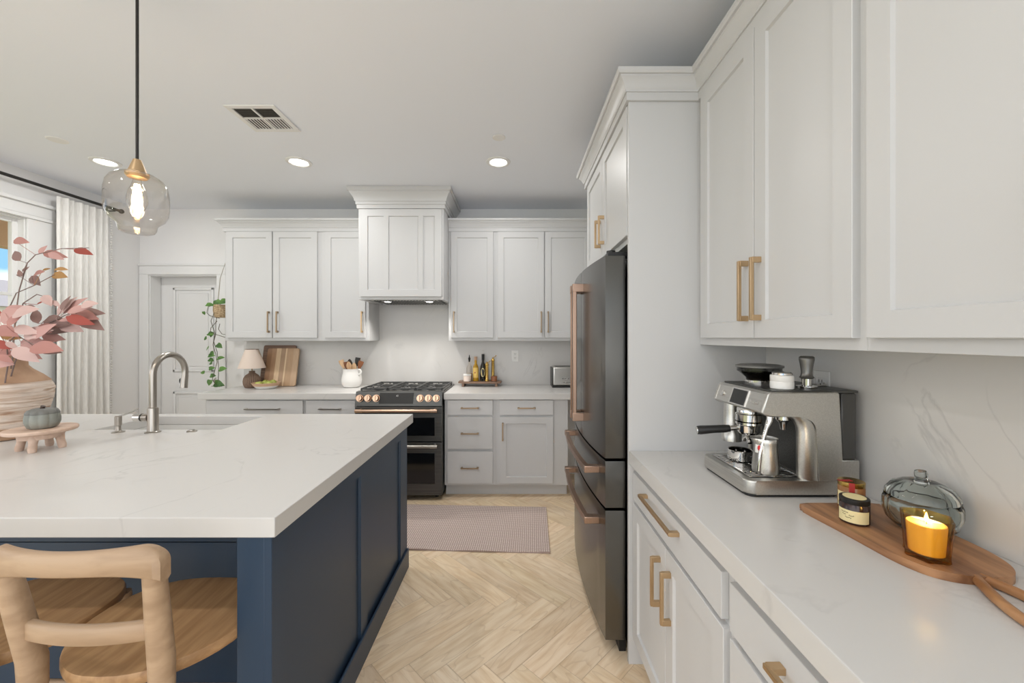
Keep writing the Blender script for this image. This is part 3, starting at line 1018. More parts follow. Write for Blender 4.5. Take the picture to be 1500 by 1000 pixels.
hhandle(.795, dr1); hhandle(.5575, dr2)

# =================================================================== RANGE
GX0, GX1, GY = -1.385, -.63, 3.43
t = thing('range', 'black slate gas range with copper knobs below the hood', 'range', (-1.0, 3.75, 0))
FG = FB(GY)
mb = MB(); mb.box(GX0, GX1, GY + .03, YB - .03, .04, .905, .003); part('body', mb, M['slate_dark'], t)
mb = MB(); mb.box(GX0 - .004, GX1 + .004, GY + .075, YB - .018, .9235, .934, .003); ct = part('cooktop', mb, M['cooktop'], t)
# slanted control panel
mb = MB(); mb.prism([(GY - .005, .821), (GY + .022, .940), (GY + .08, .9425), (GY + .08, .821)], lambda u, v, w: (w, u, v), GX0, GX1, .003)
cp = part('control_panel', mb, M['slate_dark'], t)
def pan(x, z, d):     # point on the slanted panel face
    k = (z - .821) / (.94 - .821)
    return Vector((x, GY - .005 + .027 * k - d * .975, z + d * .22))
mb = MB()
mb.loft([[tuple(pan(-1.177, .838, .0)), tuple(pan(-.881, .838, .0)), tuple(pan(-.877, .93, .0)), tuple(pan(-1.173, .93, .0))],
         [tuple(pan(-1.177, .838, .002)), tuple(pan(-.881, .838, .002)), tuple(pan(-.877, .93, .002)), tuple(pan(-1.173, .93, .002))]])
ds = part('display', mb, M['black_display'], cp)
tilt = math.atan2(.027, .119)
p = pan(-1.02, .905, .0025)
text_part('63', .018, M['label_white'], ds, Matrix.Translation(p) @ Matrix.Rotation(R(90) - tilt, 4, 'X'))
for x in (-1.343, -1.272, -1.201, -.8195, -.7485, -.6805):
    mb = MB()
    a, b, c, d = pan(x, .884, 0), pan(x, .884, .01), pan(x, .884, .012), pan(x, .884, .036)
    mb.cyl(a, b, .0315, .031, 28); mb.cyl(c, d, .027, .024, 28)
    q0, q1 = pan(x, .862, .030), pan(x, .906, .030)
    mb.tube([pan(x, .864, .036), pan(x, .904, .036)], .006, 8)
    part('knob', mb, M['copper_knob'], cp)
def oven_door(z0, z1, wz0, wz1, hz, hm):
    mb = MB(); mb.fbox(FG, GX0 + .002, GX1 - .002, -.028, .004, z0, z1, .003)
    d = part('door', mb, M['slate_dark'], t)
    mb = MB()
    a0, a1 = -1.323, -.692
    mb.fbox(FG, a0, a1, .002, .006, wz0, wz1, .0025)
    w = part('window', mb, M['black_gloss'], d)
    mb = MB()
    for b0, b1, c0, c1 in ((a0 - .006, a1 + .006, wz0 - .006, wz0), (a0 - .006, a1 + .006, wz1, wz1 + .006), (a0 - .006, a0, wz0, wz1), (a1, a1 + .006, wz0, wz1)):
        mb.fbox(FG, b0, b1, .002, .0055, c0, c1)
    part('window_frame', mb, M['slate_dark'], d)
    mb = MB(); mb.cyl((-1.36, GY - .058, hz), (-.66, GY - .058, hz), .0135, None, 18)
    for x in (-1.33, -.69):
        mb.cyl((x, GY - .058, hz), (x, GY, hz), .010, .012, 14)
        mb.cyl((x - .03, GY - .058, hz), (x + .03, GY - .058, hz), .016, None, 18)
    part('handle', mb, hm, d)
oven_door(.5135, .812, .561, .7206, .786, M['copper'])
oven_door(.046, .5035, .147, .413, .4827, M['steel'])
for x in (GX0 + .06, GX1 - .06):
    mb = MB(); mb.cyl((x, GY + .1, 0), (x, GY + .1, .045), .018); part('foot', mb, M['black'], t)
for i in range(3):
    x0 = GX0 + .012 + i * .2445; x1 = x0 + .242
    y0, y1 = GY + .095, YB - .05
    zt = .962
    mb = MB()
    for yy in (y0, y1 - .012): mb.box(x0, x1, yy, yy + .012, zt - .014, zt, .003)
    for xx in (x0, x1 - .012): mb.box(xx, xx + .012, y0, y1, zt - .014, zt, .003)
    xm = (x0 + x1) / 2
    for k in (2, 4, 6):
        yy = y0 + (y1 - y0) * k / 8
        if k % 4 == 2: 
            mb.box(x0, xm - .045, yy - .005, yy + .005, zt - .012, zt, .002).box(xm + .045, x1, yy - .005, yy + .005, zt - .012, zt, .002)
        else:
            mb.box(x0, x1, yy - .005, yy + .005, zt - .012, zt, .002)
    for yc in (y0 + (y1 - y0) * .25, y0 + (y1 - y0) * .75):
        mb.box(xm - .005, xm + .005, yc - .1, yc - .04, zt - .012, zt, .002).box(xm - .005, xm + .005, yc + .04, yc + .1, zt - .012, zt, .002)
    for xx in (x0, x1 - .014):
        for yy in (y0, y1 - .014): mb.box(xx, xx + .014, yy, yy + .014, .9335, zt - .01)
    part('grate', mb, M['iron'], ct)
    for yc in (y0 + (y1 - y0) * .25, y0 + (y1 - y0) * .75):
        mb = MB(); mb.lathe((xm, yc, .9335), [(.045, 0), (.045, .006), (.034, .008), (.034, .013), (.030, .016), (.001, .016)], 24); part('burner', mb, M['iron'], ct)

# =================================================================== CEILING THINGS
def can(x, y, label):
    t = thing('recessed_light', label, 'ceiling light', (x, y, ZC - .001), 'recessed ceiling lights')
    mb = MB(); mb.lathe((x, y, ZC - .0005), [(.062, 0), (.092, 0), (.090, -.006), (.070, -.010), (.062, -.004)], 36); part('trim_ring', mb, M['plastic_white'], t)
    mb = MB(); mb.lathe((x, y, ZC - .001), [(.0615, 0), (.0615, -.004), (.001, -.005)], 32); part('lens', mb, M['can_lens'], t)
    lamp('can_lamp', 'AREA', (x, y, ZC - .014), P_CAN * (1.0 if y > 1 else .65), (1, .985, .965), .12, (0, 0, 0), None, t)
for (x, y), l in zip(CANS, ('lit recessed ceiling light behind the glass pendant', 'lit recessed ceiling light beside the air vent', 'lit recessed ceiling light right of the range hood', 'added unseen ceiling light over the vase end of the island', 'added unseen ceiling light over the island stools', 'added unseen ceiling light over the walkway beside the island corner')):
    can(x, y, l)
def plate(x, y, r, label):
    mb = MB(); mb.lathe((x, y, ZC - .0005), [(r, 0), (r, -.003), (r * .9, -.006), (.001, -.006)], 32)
    solo('ceiling_plate', mb, M['plastic_white'], label, 'ceiling plate', (x, y, ZC), 'round white ceiling plates')
plate(-3.08, 2.666, .055, 'round white ceiling plate near the curtain rod')
plate(-.105, 2.634, .043, 'round white ceiling plate near the range hood')
t = thing('air_vent', 'white square ceiling air vent with dark slats', 'vent', (-1.52, 2.405, ZC), None)
vx0, vx1, vy0, vy1 = -1.668, -1.376, 2.262, 2.55
mb = MB()
b = .03
for x0, x1, y0, y1 in ((vx0, vx1, vy0, vy0 + b), (vx0, vx1, vy1 - b, vy1), (vx0, vx0 + b, vy0 + b, vy1 - b), (vx1 - b, vx1, vy0 + b, vy1 - b)):
    mb.box(x0, x1, y0, y1, ZC - .009, ZC - .0005, .002)
xm, ym = (vx0 + vx1) / 2, (vy0 + vy1) / 2 - .01
mb.box(xm - .006, xm + .006, vy0 + b, vy1 - b, ZC - .009, ZC - .0005).box(vx0 + b, xm - .006, ym - .005, ym + .005, ZC - .009, ZC - .0005).box(xm + .006, vx1 - b, ym - .005, ym + .005, ZC - .009, ZC - .0005)
part('frame', mb, M['plastic_white'], t)
mb = MB(); mb.box(vx0 + b, vx1 - b, vy0 + b, vy1 - b, ZC - .002, ZC - .0005); part('duct', mb, M['grille_dark'], t)
def slats(x0, x1, y0, y1, alongx, n, ang):
    mb = MB()
    for i in range(n):
        k = (i + .5) / n
        if alongx:
            y = y0 + (y1 - y0) * k; s = math.sin(ang) * .006; c = .0075 * math.cos(ang)
            mb.loft([[(x0, y - c * .6, ZC - .0068 - s * .4), (x1, y - c * .6, ZC - .0068 - s * .4)], [(x0, y + c * .6, ZC - .0068 + s * .4), (x1, y + c * .6, ZC - .0068 + s * .4)]], False, False)
        else:
            x = x0 + (x1 - x0) * k; s = math.sin(ang) * .006; c = .0075 * math.cos(ang)
            mb.loft([[(x - c * .6, y0, ZC - .0068 - s * .4), (x - c * .6, y1, ZC - .0068 - s * .4)], [(x + c * .6, y0, ZC - .0068 + s * .4), (x + c * .6, y1, ZC - .0068 + s * .4)]], False, False)
    return mb
g = .004
A = (vx0 + b, xm - .006, xm + .006, vx1 - b)
B = (vy0 + b, ym - .005, ym + .005, vy1 - b)
part('slats', slats(A[0], A[1], B[0], B[1], True, 5, .8), M['plastic_white'], t)
part('slats', slats(A[2], A[3], B[0], B[1], True, 5, .8), M['plastic_white'], t)
part('slats', slats(A[0], A[1], B[2], B[3], False, 6, -.2), M['plastic_white'], t)
part('slats', slats(A[2], A[3], B[2], B[3], False, 6, 1.0), M['plastic_white'], t)

# pendant
PY = 1.42
px_ = (201 - 754) * PY / 580
t = thing('pendant_light', 'clear glass pendant with glowing bulb and brass socket over the island', 'pendant light', (px_, PY, ZC))
zg = H - (346 - 494.5) * PY / 580 + .011   # bottom of the globe
mb = MB(); mb.lathe((px_, PY, ZC - .0005), [(.065, 0), (.065, -.018), (.055, -.026), (.001, -.026)], 32); part('canopy', mb, M['rod'], t)
zs = zg + .220
mb = MB(); mb.cyl((px_, PY, zs + .038), (px_, PY, ZC - .02), .0048, None, 12); part('rod', mb, M['rod'], t)
mb = MB(); mb.lathe((px_, PY, zs), [(.001, .043), (.0115, .043), (.0125, .04), (.026, .0), (.034, -.004), (.034, -.014), (.028, -.022), (.001, -.022)], 28); part('socket', mb, M['brass'], t)
gp = [(.026, .229), (.030, .226), (.056, .220), (.076, .206), (.088, .184), (.093, .155), (.094, .105), (.091, .075), (.080, .052), (.064, .038), (.058, .030), (.056, .014), (.050, .004), (.040, .0), (.001, .001)]
mb = MB(); mb.lathe((px_, PY, zg), [(a_ * .947, b_ * .947) for a_, b_ in gp], 48, cap=False); part('glass_shade', mb, M['glass'], t, ang=60)
bp = [(.012, .205), (.014, .195), (.018, .180), (.026, .160), (.0315, .135), (.031, .115), (.024, .095), (.017, .083), (.014, .062), (.008, .056), (.001, .055)]
mb = MB(); mb.lathe((px_, PY, zg), [(a_ * .947, b_ * .947) for a_, b_ in bp], 28, cap=False); bl = part('bulb', mb, M['glass'], t, ang=60)
mb = MB()
for k in range(6):
    a = k * math.pi / 3
    c, s = math.cos(a), math.sin(a)
    mb.tube([(px_ + c * .006, PY + s * .006, zg + .175), (px_ + c * .012, PY + s * .012, zg + .132), (px_ + c * .008, PY + s * .008, zg + .085), (px_ + c * .006, PY + s * .006, zg + .065)], .0022, 6)
part('filament', mb, M['filament'], bl)
lamp('pendant_lamp', 'POINT', (px_, PY, zg + .125), P_BULB, (1, .82, .6), .02, parent=t)

# curtain
t = thing('curtain', 'white pleated curtain hanging on the black rod', 'curtain', (XL + .09, 3.52, 0))
def drape(y0, y1, z0, z1):
    mb = MB()
    n, m = 120, 24
    rings = []
    for j in range(m + 1):
        z = z0 + (z1 - z0) * j / m
        k = j / m
        amp = .024 - .008 * k
        row = []
        for i in range(n + 1):
            u = i / n
            y = y0 + (y1 - y0) * u + .012 * math.sin(3.1 * k + 9 * u) * (1 - k) - .03 * (1 - k) * (1 - u)
            x = XL + .095 + amp * math.sin(2 * math.pi * 8.0 * u + .7 * math.sin(5 * u) + .25 * (1 - k)) + .007 * math.sin(27 * u + 4 * k)
            row.append((x, y, z))
        rings.append(row)
    mb.loft(rings, False, False)
    bm = mb.bm
    bmesh.ops.recalc_face_normals(bm, faces=bm.faces)
    bmesh.ops.solidify(bm, geom=bm.faces[:], thickness=.0035)
    return mb
CY0, CY1 = 3.285, 3.715
part('drape', drape(CY0, CY1, .02, 2.585), M['curtain'], t, ang=60)
mb = MB()
for i in range(110):
    z = .05 + i * .0228
    mb.ball((XL + .10, CY1 + .006, z), .009, seg=6, rings=4)
part('pompom_trim', mb, M['curtain'], t)
t = thing('curtain_rod', 'long black curtain rod along the left wall', 'curtain rod', (XL + .095, 2.2, 2.628))
mb = MB(); mb.cyl((XL + .095, .42, 2.628), (XL + .095, 3.80, 2.628), .0125, None, 14); part('rod', mb, M['rod'], t)
for y in (.40, 3.82):
    mb = MB(); mb.ball((XL + .095, y, 2.628), .022, seg=16, rings=10); part('finial', mb, M['rod'], t)
for y in (.75, 3.76):
    mb = MB(); mb.box(XL + .001, XL + .095, y - .006, y + .006, 2.608, 2.618).box(XL + .001, XL + .007, y - .02, y + .02, 2.58, 2.66); part('bracket', mb, M['rod'], t)

# =================================================================== RUG
def rug():
    mb = MB()
    n, m = 60, 24
    L_, W_ = 1.75, .70
    top, bot = [], []
    for j in range(m + 1):
        rt, rb = [], []
        for i in range(n + 1):
            u, v = i / n * L_, j / m * W_
            e = .006 * (max(0, 1 - j / 2.0)) * (0.5 + 0.5 * math.sin(u * 15 + 1)) 
            rt.append((-u, v + .004 * math.sin(u * 11) * (j == 0), .007 + e)); rb.append((-u, v, .0008))
        top.append(rt); bot.append(rb)
    bm = mb.bm
    T = [[bm.verts.new(p) for p in r] for r in top]; Bt = [[bm.verts.new(p) for p in r] for r in bot]
    for j in range(m):
        for i in range(n):
            bm.faces.new((T[j][i], T[j][i + 1], T[j + 1][i + 1], T[j + 1][i]))
            bm.faces.new((Bt[j][i], Bt[j + 1][i], Bt[j + 1][i + 1], Bt[j][i + 1]))
    for i in range(n):
        bm.faces.new((T[0][i], Bt[0][i], Bt[0][i + 1], T[0][i + 1])); bm.faces.new((T[m][i], T[m][i + 1], Bt[m][i + 1], Bt[m][i]))
    for j in range(m):
        bm.faces.new((T[j][0], T[j + 1][0], Bt[j + 1][0], Bt[j][0])); bm.faces.new((T[j][n], Bt[j][n], Bt[j + 1][n], T[j + 1][n]))
    return mb
o = solo('rug', rug(), M['rug'], 'taupe woven rug on the floor before the range', 'rug')
o.location = (.230, 2.585, 0)
o.rotation_euler = (0, 0, R(-2.6))

# =================================================================== STOOLS
def stool_parts(root):
    """built around the origin, front towards +Y"""
    sz = .62
    # seat: rounded D, wide at the front, dished top
    def outline(k):
        pts = []
        n = 40
        for i in range(n):
            a = 2 * math.pi * i / n
            c, s = math.cos(a), math.sin(a)
            e = 2.6
            x = abs(c) ** (2 / e) * math.copysign(1, c); y = abs(s) ** (2 / e) * math.copysign(1, s)
            w = .222 if y > 0 else .222 - .06 * abs(y) ** 1.6
            pts.append((x * w * k, (y * .195 + .008) * k))
        return pts
    mb = MB()
    rings = []
    for k, z in ((.93, sz - .036), (.985, sz - .030), (1.0, sz - .020), (1.0, sz - .008), (.985, sz - .001), (.95, sz)):
        rings.append([(x, y, z) for x, y in outline(k)])
    for k in (.8, .6, .4, .2, .02):
        rings.append([(x, y, sz - .010 * (1 - k * k)) for x, y in outline(k)])
    mb.loft(rings, True, True)
    part('seat', mb, M['stool'], root, ang=50)
    # rear posts, splayed and reclined, running down as rear legs
    for s in (-1, 1):
        mb = MB()
        P = [(s * .185, -.26, 0), (s * .168, -.215, .35), (s * .150, -.185, .60), (s * .150, -.186, .66), (s * .158, -.205, .78), (s * .165, -.222, .893)]
        rr = [.016, .021, .025, .026, .024, .0215]
        mb.tube(P, rr, 14)
        part('rear_leg', mb, M['stool_back'], root)
        mb = MB(); mb.tube([(s * .20, .20, 0), (s * .165, .150, .59)], [.015, .022], 14)
        part('front_leg', mb, M['stool_back'], root)
    # crest rail
    def rail(z_mid0, z_mid1, z_end0, z_end1, xe, y_e, bulge, th, round_end):
        mb = MB()
        n = 80
        rings = []
        for i in range(n + 1):
            u = math.sin(math.pi * (i / n - .5))
            x = xe * u
            y = y_e - bulge * (1 - u * u)
            k = abs(u) ** 3.2
            z0 = z_mid0 + (z_end0 - z_mid0) * k
            z1 = z_mid1 + (z_end1 - z_mid1) * (1 - (1 - abs(u)) ** 1) * abs(u)
            if round_end:
                q = max(0.0, (abs(u) - .78) / .22)
                z1 -= .040 * (1 - math.sqrt(max(0, 1 - q * q)))
            e = th * .24
            rings.append([(x, y - th / 2, z0 + e), (x, y - th / 2 + e, z0), (x, y + th / 2 - e, z0), (x, y + th / 2, z0 + e),
                          (x, y + th / 2, z1 - e), (x, y + th / 2 - e, z1), (x, y - th / 2 + e, z1), (x, y - th / 2, z1 - e)])
        mb.loft(rings)
        return mb
    part('crest_rail', rail(.900, .950, .868, .955, .191, -.222, .040, .027, True), M['stool_back'], root, ang=50)
    part('back_slat', rail(.722, .766, .722, .766, .150, -.199, .022, .020, False), M['stool_back'], root, ang=50)
    for a, b in (((-.178, -.23, .22), (-.186, .175, .22)), ((.178, -.23, .22), (.186, .175, .22)), ((-.19, .185, .27), (.19, .185, .27)), ((-.175, -.225, .30), (.175, -.225, .30))):
        mb = MB(); mb.cyl(a, b, .011, None, 12); part('stretcher', mb, M['stool_back'], root)
st = thing('counter_stool', 'pale oak counter stool nearest the island corner, back towards us', 'stool', (0, 0, 0), 'pale oak counter stools')
stool_parts(st)
st.location = (-.972, 1.108, 0)
st2 = copy_tree(st, (-1.428, 1.125, 0), 'pale oak counter stool at the left edge, only its seat showing', 'pale oak counter stools')

# =================================================================== ISLAND THINGS
# faucet
fx, fy = -1.868, 2.044
t = thing('faucet', 'brushed nickel gooseneck faucet on the island worktop', 'faucet', (fx, fy, ZT))
mb = MB(); mb.lathe((fx, fy, ZT), [(.033, 0), (.033, .004), (.0255, .007), (.0235, .010), (.0235, .122), (.0225, .126), (.017, .128), (.001, .128)], 32); part('base', mb, M['nickel'], t)
mb = MB()
pts = [(fx, fy, ZT + .125), (fx, fy, ZT + .20), (fx, fy, ZT + .295)]
cz, r = ZT + .297, .100
for i in range(1, 19):
    a = math.pi - (math.pi - R(-12)) * i / 18
    pts.append((fx, fy + r + r * math.cos(a), cz + r * math.sin(a)))
mb.tube(pts, .0155, 20)
part('spout', mb, M['nickel'], t, ang=60)
e = Vector(pts[-1]); d = (e - Vector(pts[-2])).normalized()
mb = MB(); mb.tube([e - d * .002, e + d * .035, e + d * .072], [.0165, .0175, .0185], 20); sp = part('spray_head', mb, M['nickel'], t)
mb = MB()
c = e + d * .032 + Vector((-.0165, -.004, 0))
mb.ball(c, .009, .6, 1, 1.9, 14, 10); part('button', mb, M['rubber'], sp)
mb = MB()
hz = ZT + .077
mb.tube([(fx - .02, fy, hz), (fx - .048, fy, hz)], [.0195, .0195], 22); part('handle', mb, M['nickel'], t)
mb = MB(); mb.tube([(fx - .048, fy, hz), (fx - .056, fy, hz)], [.0175, .0175], 22); part('handle_ring', mb, M['black'], t)
mb = MB(); mb.tube([(fx - .056, fy, hz), (fx - .090, fy, hz), (fx - .094, fy, hz)], [.0205, .0205, .017], 22); part('handle_knob', mb, M['chrome'], t)
# soap dispenser
sx, sy = -2.047, 2.044
t = thing('soap_dispenser', 'small nickel soap dispenser left of the faucet', 'soap dispenser', (sx, sy, ZT))
mb = MB(); mb.lathe((sx, sy, ZT), [(.027, 0), (.027, .003), (.014, .008), (.0115, .012), (.0115, .034), (.0145, .036), (.0145, .082), (.012, .085), (.001, .085)], 28); part('body', mb, M['nickel'], t)
mb = MB(); mb.tube([(sx + .004, sy, ZT + .082), (sx + .02, sy + .06, ZT + .098), (sx + .022, sy + .085, ZT + .108)], [.0045, .004, .0035], 10); part('nozzle', mb, M['chrome'], t)
mb = MB(); mb.lathe((-1.68, 2.06, ZT), [(.021, 0), (.021, .003), (.018, .006), (.013, .006), (.012, .0045), (.011, .010), (.001, .011)], 28, 1.15, 1)
solo('air_switch', mb, M['nickel'], 'small round metal disposal button on the island worktop', 'button', (-1.68, 2.06, ZT))

# riser with clay pumpkin
rx, ry = -2.075, 1.735
t = thing('riser', 'round pale wooden riser on stubby legs beside the vase', 'riser', (rx, ry, ZT))
mb = MB(); mb.lathe((rx, ry, ZT), [(.001, .078), (.108, .078), (.112, .082), (.113, .090), (.110, .094), (.001, .094)], 48); part('top', mb, M['riser'], t)
mb = MB(); mb.lathe((rx, ry, ZT), [(.060, .050), (.068, .052), (.074, .078), (.001, .0785)], 36); part('apron', mb, M['riser'], t)
for k in range(4):
    a = R(-62 + 90 * k)
    c, s = math.cos(a), math.sin(a)
    mb = MB(); mb.tube([(rx + c * .066, ry + s * .066, ZT), (rx + c * .065, ry + s * .065, ZT + .012), (rx + c * .060, ry + s * .060, ZT + .035), (rx + c * .055, ry + s * .055, ZT + .07)], [.012, .0145, .0135, .018], 14)
    part('leg', mb, M['riser'], t)
zp = ZT + .0942
qx, qy = rx + .012, ry - .005
t = thing('clay_pumpkin', 'small sage clay pumpkin pot on the wooden riser', 'pumpkin pot', (qx, qy, zp))
mb = MB(); mb.lathe((qx, qy, zp), [(.034, 0), (.047, .007), (.055, .026), (.0555, .046), (.052, .062), (.001, .062)], 96, lobes=10, amp=.10); part('bowl', mb, M['pumpkin'], t, ang=60)
mb = MB(); mb.lathe((qx, qy, zp), [(.0525, .0625), (.0525, .068), (.046, .080), (.028, .087), (.010, .085), (.001, .084)], 96, lobes=10, amp=.10); ld = part('lid', mb, M['pumpkin_top'], t, ang=60)
mb = MB(); mb.tube([(qx, qy, zp + .082), (qx + .001, qy, zp + .091), (qx + .003, qy, zp + .096)], [.009, .007, .008], 10); part('stem', mb, M['spoon_c'], ld)

# vase
vx, vy = -2.486, 1.92
t = thing('vase', 'large whitewashed terracotta vase holding autumn branches', 'vase', (vx, vy, ZT))
mb = MB()
prof = [(.085, 0), (.098, .004), (.112, .03), (.128, .06)]
mb.lathe((vx, vy, ZT), prof, 56); part('foot', mb, M['terracotta'], t)
mb = MB()
rnd = random.Random(5)
prof = []
for i in range(48):
    k = i / 47
    z = .06 + .215 * k
    r = .128 + .042 * math.sin(math.pi * min(1, k * 1.05) * .55) + rnd.uniform(-.0016, .0016)
    if k > .75: r -= .012 * ((k - .75) / .25) ** 2
    prof.append((r, z))
rend = prof[-1][0]
rings = []
for r, z in prof:
    ph = rnd.random() * 6
    rings.append([(vx + (r + .0014 * math.sin(5 * a + ph) + .001 * math.sin(11 * a + 2 * ph)) * math.cos(a), vy + (r + .0014 * math.sin(5 * a + ph)) * math.sin(a), ZT + z) for a in [2 * math.pi * q / 56 for q in range(56)]])
mb.loft(rings, True, False)
part('rough_band', mb, M['whitewash'], t, ang=60)
mb = MB(); mb.lathe((vx, vy, ZT), [(rend, .275), (rend - .028, .305), (.098, .332), (.082, .352), (.080, .385), (.086, .402), (.080, .405), (.074, .385), (.074, .36)], 56, cap=False); part('neck', mb, M['terracotta'], t, ang=60)

def leaf(mb, base, d, n, L, W, fold=.18, droop=.15, heart=False):
    d = Vector(d).normalized(); n = Vector(n)
    s = d.cross(n)
    if s.length < 1e-3: s = d.cross(Vector((1, 0, 0)))
    s.normalize(); n = s.cross(d).normalized()
    K = 6
    bm = mb.bm
    mid, lf, rt = [], [], []
    for i in range(K + 1):
        u = i / K
        w = W * .5 * (math.sin(math.pi * u ** .75) if not heart else math.sqrt(max(0, 1 - (1.9 * u - .72) ** 2 / 1.42)) * (1 - u ** 3))
        c = Vector(base) + d * (L * u) - n * (droop * L * u * u)
        mid.append(c); lf.append(c + s * w + n * (fold * w)); rt.append(c - s * w + n * (fold * w))
    vm = [bm.verts.new(p) for p in mid]; vl = [bm.verts.new(p) for p in lf]; vr = [bm.verts.new(p) for p in rt]
    for i in range(K):
        for q in ((vm[i], vm[i + 1], vl[i + 1], vl[i]), (vm[i + 1], vm[i], vr[i], vr[i + 1])):
            try: bm.faces.new(q)
            except ValueError: pass

def branch(label, pix, leaves, depth0, seed, big=1.0):
    """pix: stem in photo pixels with depth; leaves: (px,py,dirx,diry,len_px,colour)"""
    rnd = random.Random(seed)
    root = Vector((vx + rnd.uniform(-.03, .03), vy + rnd.uniform(-.03, .03), ZT + .12))
    t = thing('leaf_branch', label, 'branch', tuple(root), 'autumn branches in the vase')
    pts = [root] + [at(x, y, Y) for x, y, Y in pix]
    mb = MB(); mb.tube(pts, [.0032] + [.0028 - .0016 * i / len(pts) for i in range(len(pts) - 1)], 7)
    part('stem', mb, M['twig'], t)
    byc = {}
    for L in leaves:
        byc.setdefault(L[5], []).append(L)
    for ci, ls in byc.items():
        mb = MB()
        for (x, y, dx, dy, lp, _) in ls:
            Y = depth0 + rnd.uniform(-.05, .05)
            a = at(x, y, Y); b_ = at(x + dx * lp, y + dy * lp, Y + rnd.uniform(-.03, .03))
            n = Vector((rnd.uniform(-.4, .4), -1, rnd.uniform(.2, .9)))
            L_ = (b_ - a).length
            # petiole back to the nearest stem point
            q = min(pts[1:], key=lambda p: (p - a).length)
            if (q - a).length < .14:
                mb.tube([q, a], .0011, 5)
            leaf(mb, a, b_ - a, n, L_, L_ * rnd.uniform(.42, .55))
        part('leaves', mb, LEAF[ci], t, ang=60)
branch('tall autumn branch with a red leaf at its tip', [(16, 530, 1.92), (22, 470, 1.92), (28, 425, 1.91), (40, 385, 1.90), (52, 373, 1.90), (90, 364, 1.9), (130, 363, 1.9)],
       [(108, 365, 1, .22, 26, 2), (57, 372, .6, -.8, 17, 0), (62, 370, 1, .15, 34, 1), (70, 371, .95, .35, 24, 0), (32, 405, -.5, -.9, 12, 4), (30, 382, -.7, -.9, 18, 4), (20, 352, 1, 0.05, 18, 1), (33, 398, .9, -.9, 10, 4)], 1.9, 11)
branch('thin autumn branch with small mustard and russet leaves', [(14, 525, 1.95), (14, 450, 1.95), (24, 429, 1.94), (50, 418, 1.94), (80, 402, 1.94)],
       [(50, 402, .8, -.4, 15, 1), (62, 396, .9, -.3, 13, 3), (80, 394, 1, -.05, 18, 3), (77, 402, 1, .1, 18, 3), (46, 404, .75, .95, 13, 4), (25, 402, .6, .5, 12, 4)], 1.94, 12)
branch('low autumn branch with one dark russet leaf', [(18, 528, 1.88), (22, 475, 1.88), (34, 444, 1.87), (54, 431, 1.87), (68, 435, 1.87), (82, 450, 1.87)],
       [(54, 446, .85, -.5, 15, 2), (40, 447, 1, .1, 12, 4), (75, 440, .9, .6, 14, 5), (64, 432, .6, .9, 16, 5)], 1.87, 13)
branch('long autumn branch of pink and russet leaves reaching right', [(22, 530, 1.84), (34, 500, 1.83), (55, 482, 1.82), (82, 468, 1.82), (110, 455, 1.82), (128, 450, 1.82)],
       [(84, 462, .8, -1, 30, 5), (92, 460, .9, -.8, 34, 0), (98, 458, 1, -.35, 34, 0), (104, 460, 1, .1, 36, 1), (96, 464, 1, .25, 40, 2), (112, 458, 1, .7, 34, 4), (112, 460, 1, -.1, 38, 4), (86, 470, 1, -.2, 30, 0), (64, 470, 1, .1, 32, 4), (66, 482, 1, .0, 32, 4),
        (56, 474, -.3, -1, 24, 4), (48, 484, 1, -.35, 30, 1), (90, 455, .4, -1, 24, 4), (88, 473, 1, .35, 30, 5), (118, 448, 1, -.25, 22, 5), (60, 490, 1, .2, 34, 0)], 1.82, 14)
branch('dense low autumn branch of blush leaves over the vase mouth', [(12, 532, 1.80), (10, 505, 1.78), (24, 490, 1.77), (40, 500, 1.76), (60, 510, 1.76)],
       [(0, 470, .9, -.5, 34, 0), (6, 455, 1, -.3, 28, 0), (18, 462, 1, -.4, 32, 5), (-8, 480, 1, .3, 30, 1), (2, 492, 1, .1, 28, 3), (20, 480, 1, .2, 34, 5), (30, 500, 1, .2, 38, 0), (44, 508, 1, .05, 44, 1), (18, 510, 1, .5, 36, 5), (26, 512, 1, .35, 34, 0), (34, 492, 1, -.3, 36, 5), (-12, 512, 1, .2, 28, 1), (-14, 530, 1, .1, 30, 0), (-10, 500, 1, .4, 26, 2), (46, 496, .9, -.7, 34, 0), (52, 502, 1, -.15, 32, 0), (58, 514, 1, .02, 32, 4), (-14, 455, .8, .3, 24, 2), (-4, 520, .9, .4, 24, 1), (8, 500, .8, .5, 24, 5), (10, 478, .9, -.9, 26, 1)], 1.77, 15)

# =================================================================== HANGING PLANT
hx, hy = -2.905, 3.93
t = thing('hanging_plant', 'trailing green pothos hanging in a seagrass pot beside the wall cabinet', 'plant', (hx, hy, 1.60))
mb = MB(); mb.lathe((hx, hy, 1.61), [(.055, 0), (.068, .02), (.074, .07), (.072, .125), (.066, .125), (.066, .115), (.001, .11)], 28); part('pot', mb, M['seagrass'], t)
mb = MB()
hk = Vector((-2.80, 3.93, 2.36))
for k in range(3):
    a = R(40 + 120 * k)
    mb.tube([(hx + .07 * math.cos(a), hy + .07 * math.sin(a), 1.73), (hx + .03 * math.cos(a), hy + .03 * math.sin(a), 2.0), hk], .0022, 6)
part('cord', mb, M['rope'], t)
mb = MB(); mb.tube([(-2.781, 3.93, 2.38), (-2.80, 3.93, 2.38), (-2.808, 3.93, 2.37), (-2.80, 3.93, 2.358)], .003, 8); part('hook', mb, M['nickel'], t)
V1 = [(324, 444), (316, 452), (309, 470), (312, 480), (315, 488), (312, 505), (316, 518), (318, 530), (314, 545), (311, 556), (318, 567), (322, 569)]
V2 = [(322, 446), (318, 458), (316, 475), (316, 490), (313, 500), (318, 515), (320, 535), (320, 550), (319, 562), (310, 571)]
V3 = [(325, 444), (305, 449), (303, 458), (307, 462), (313, 464), (322, 466)]
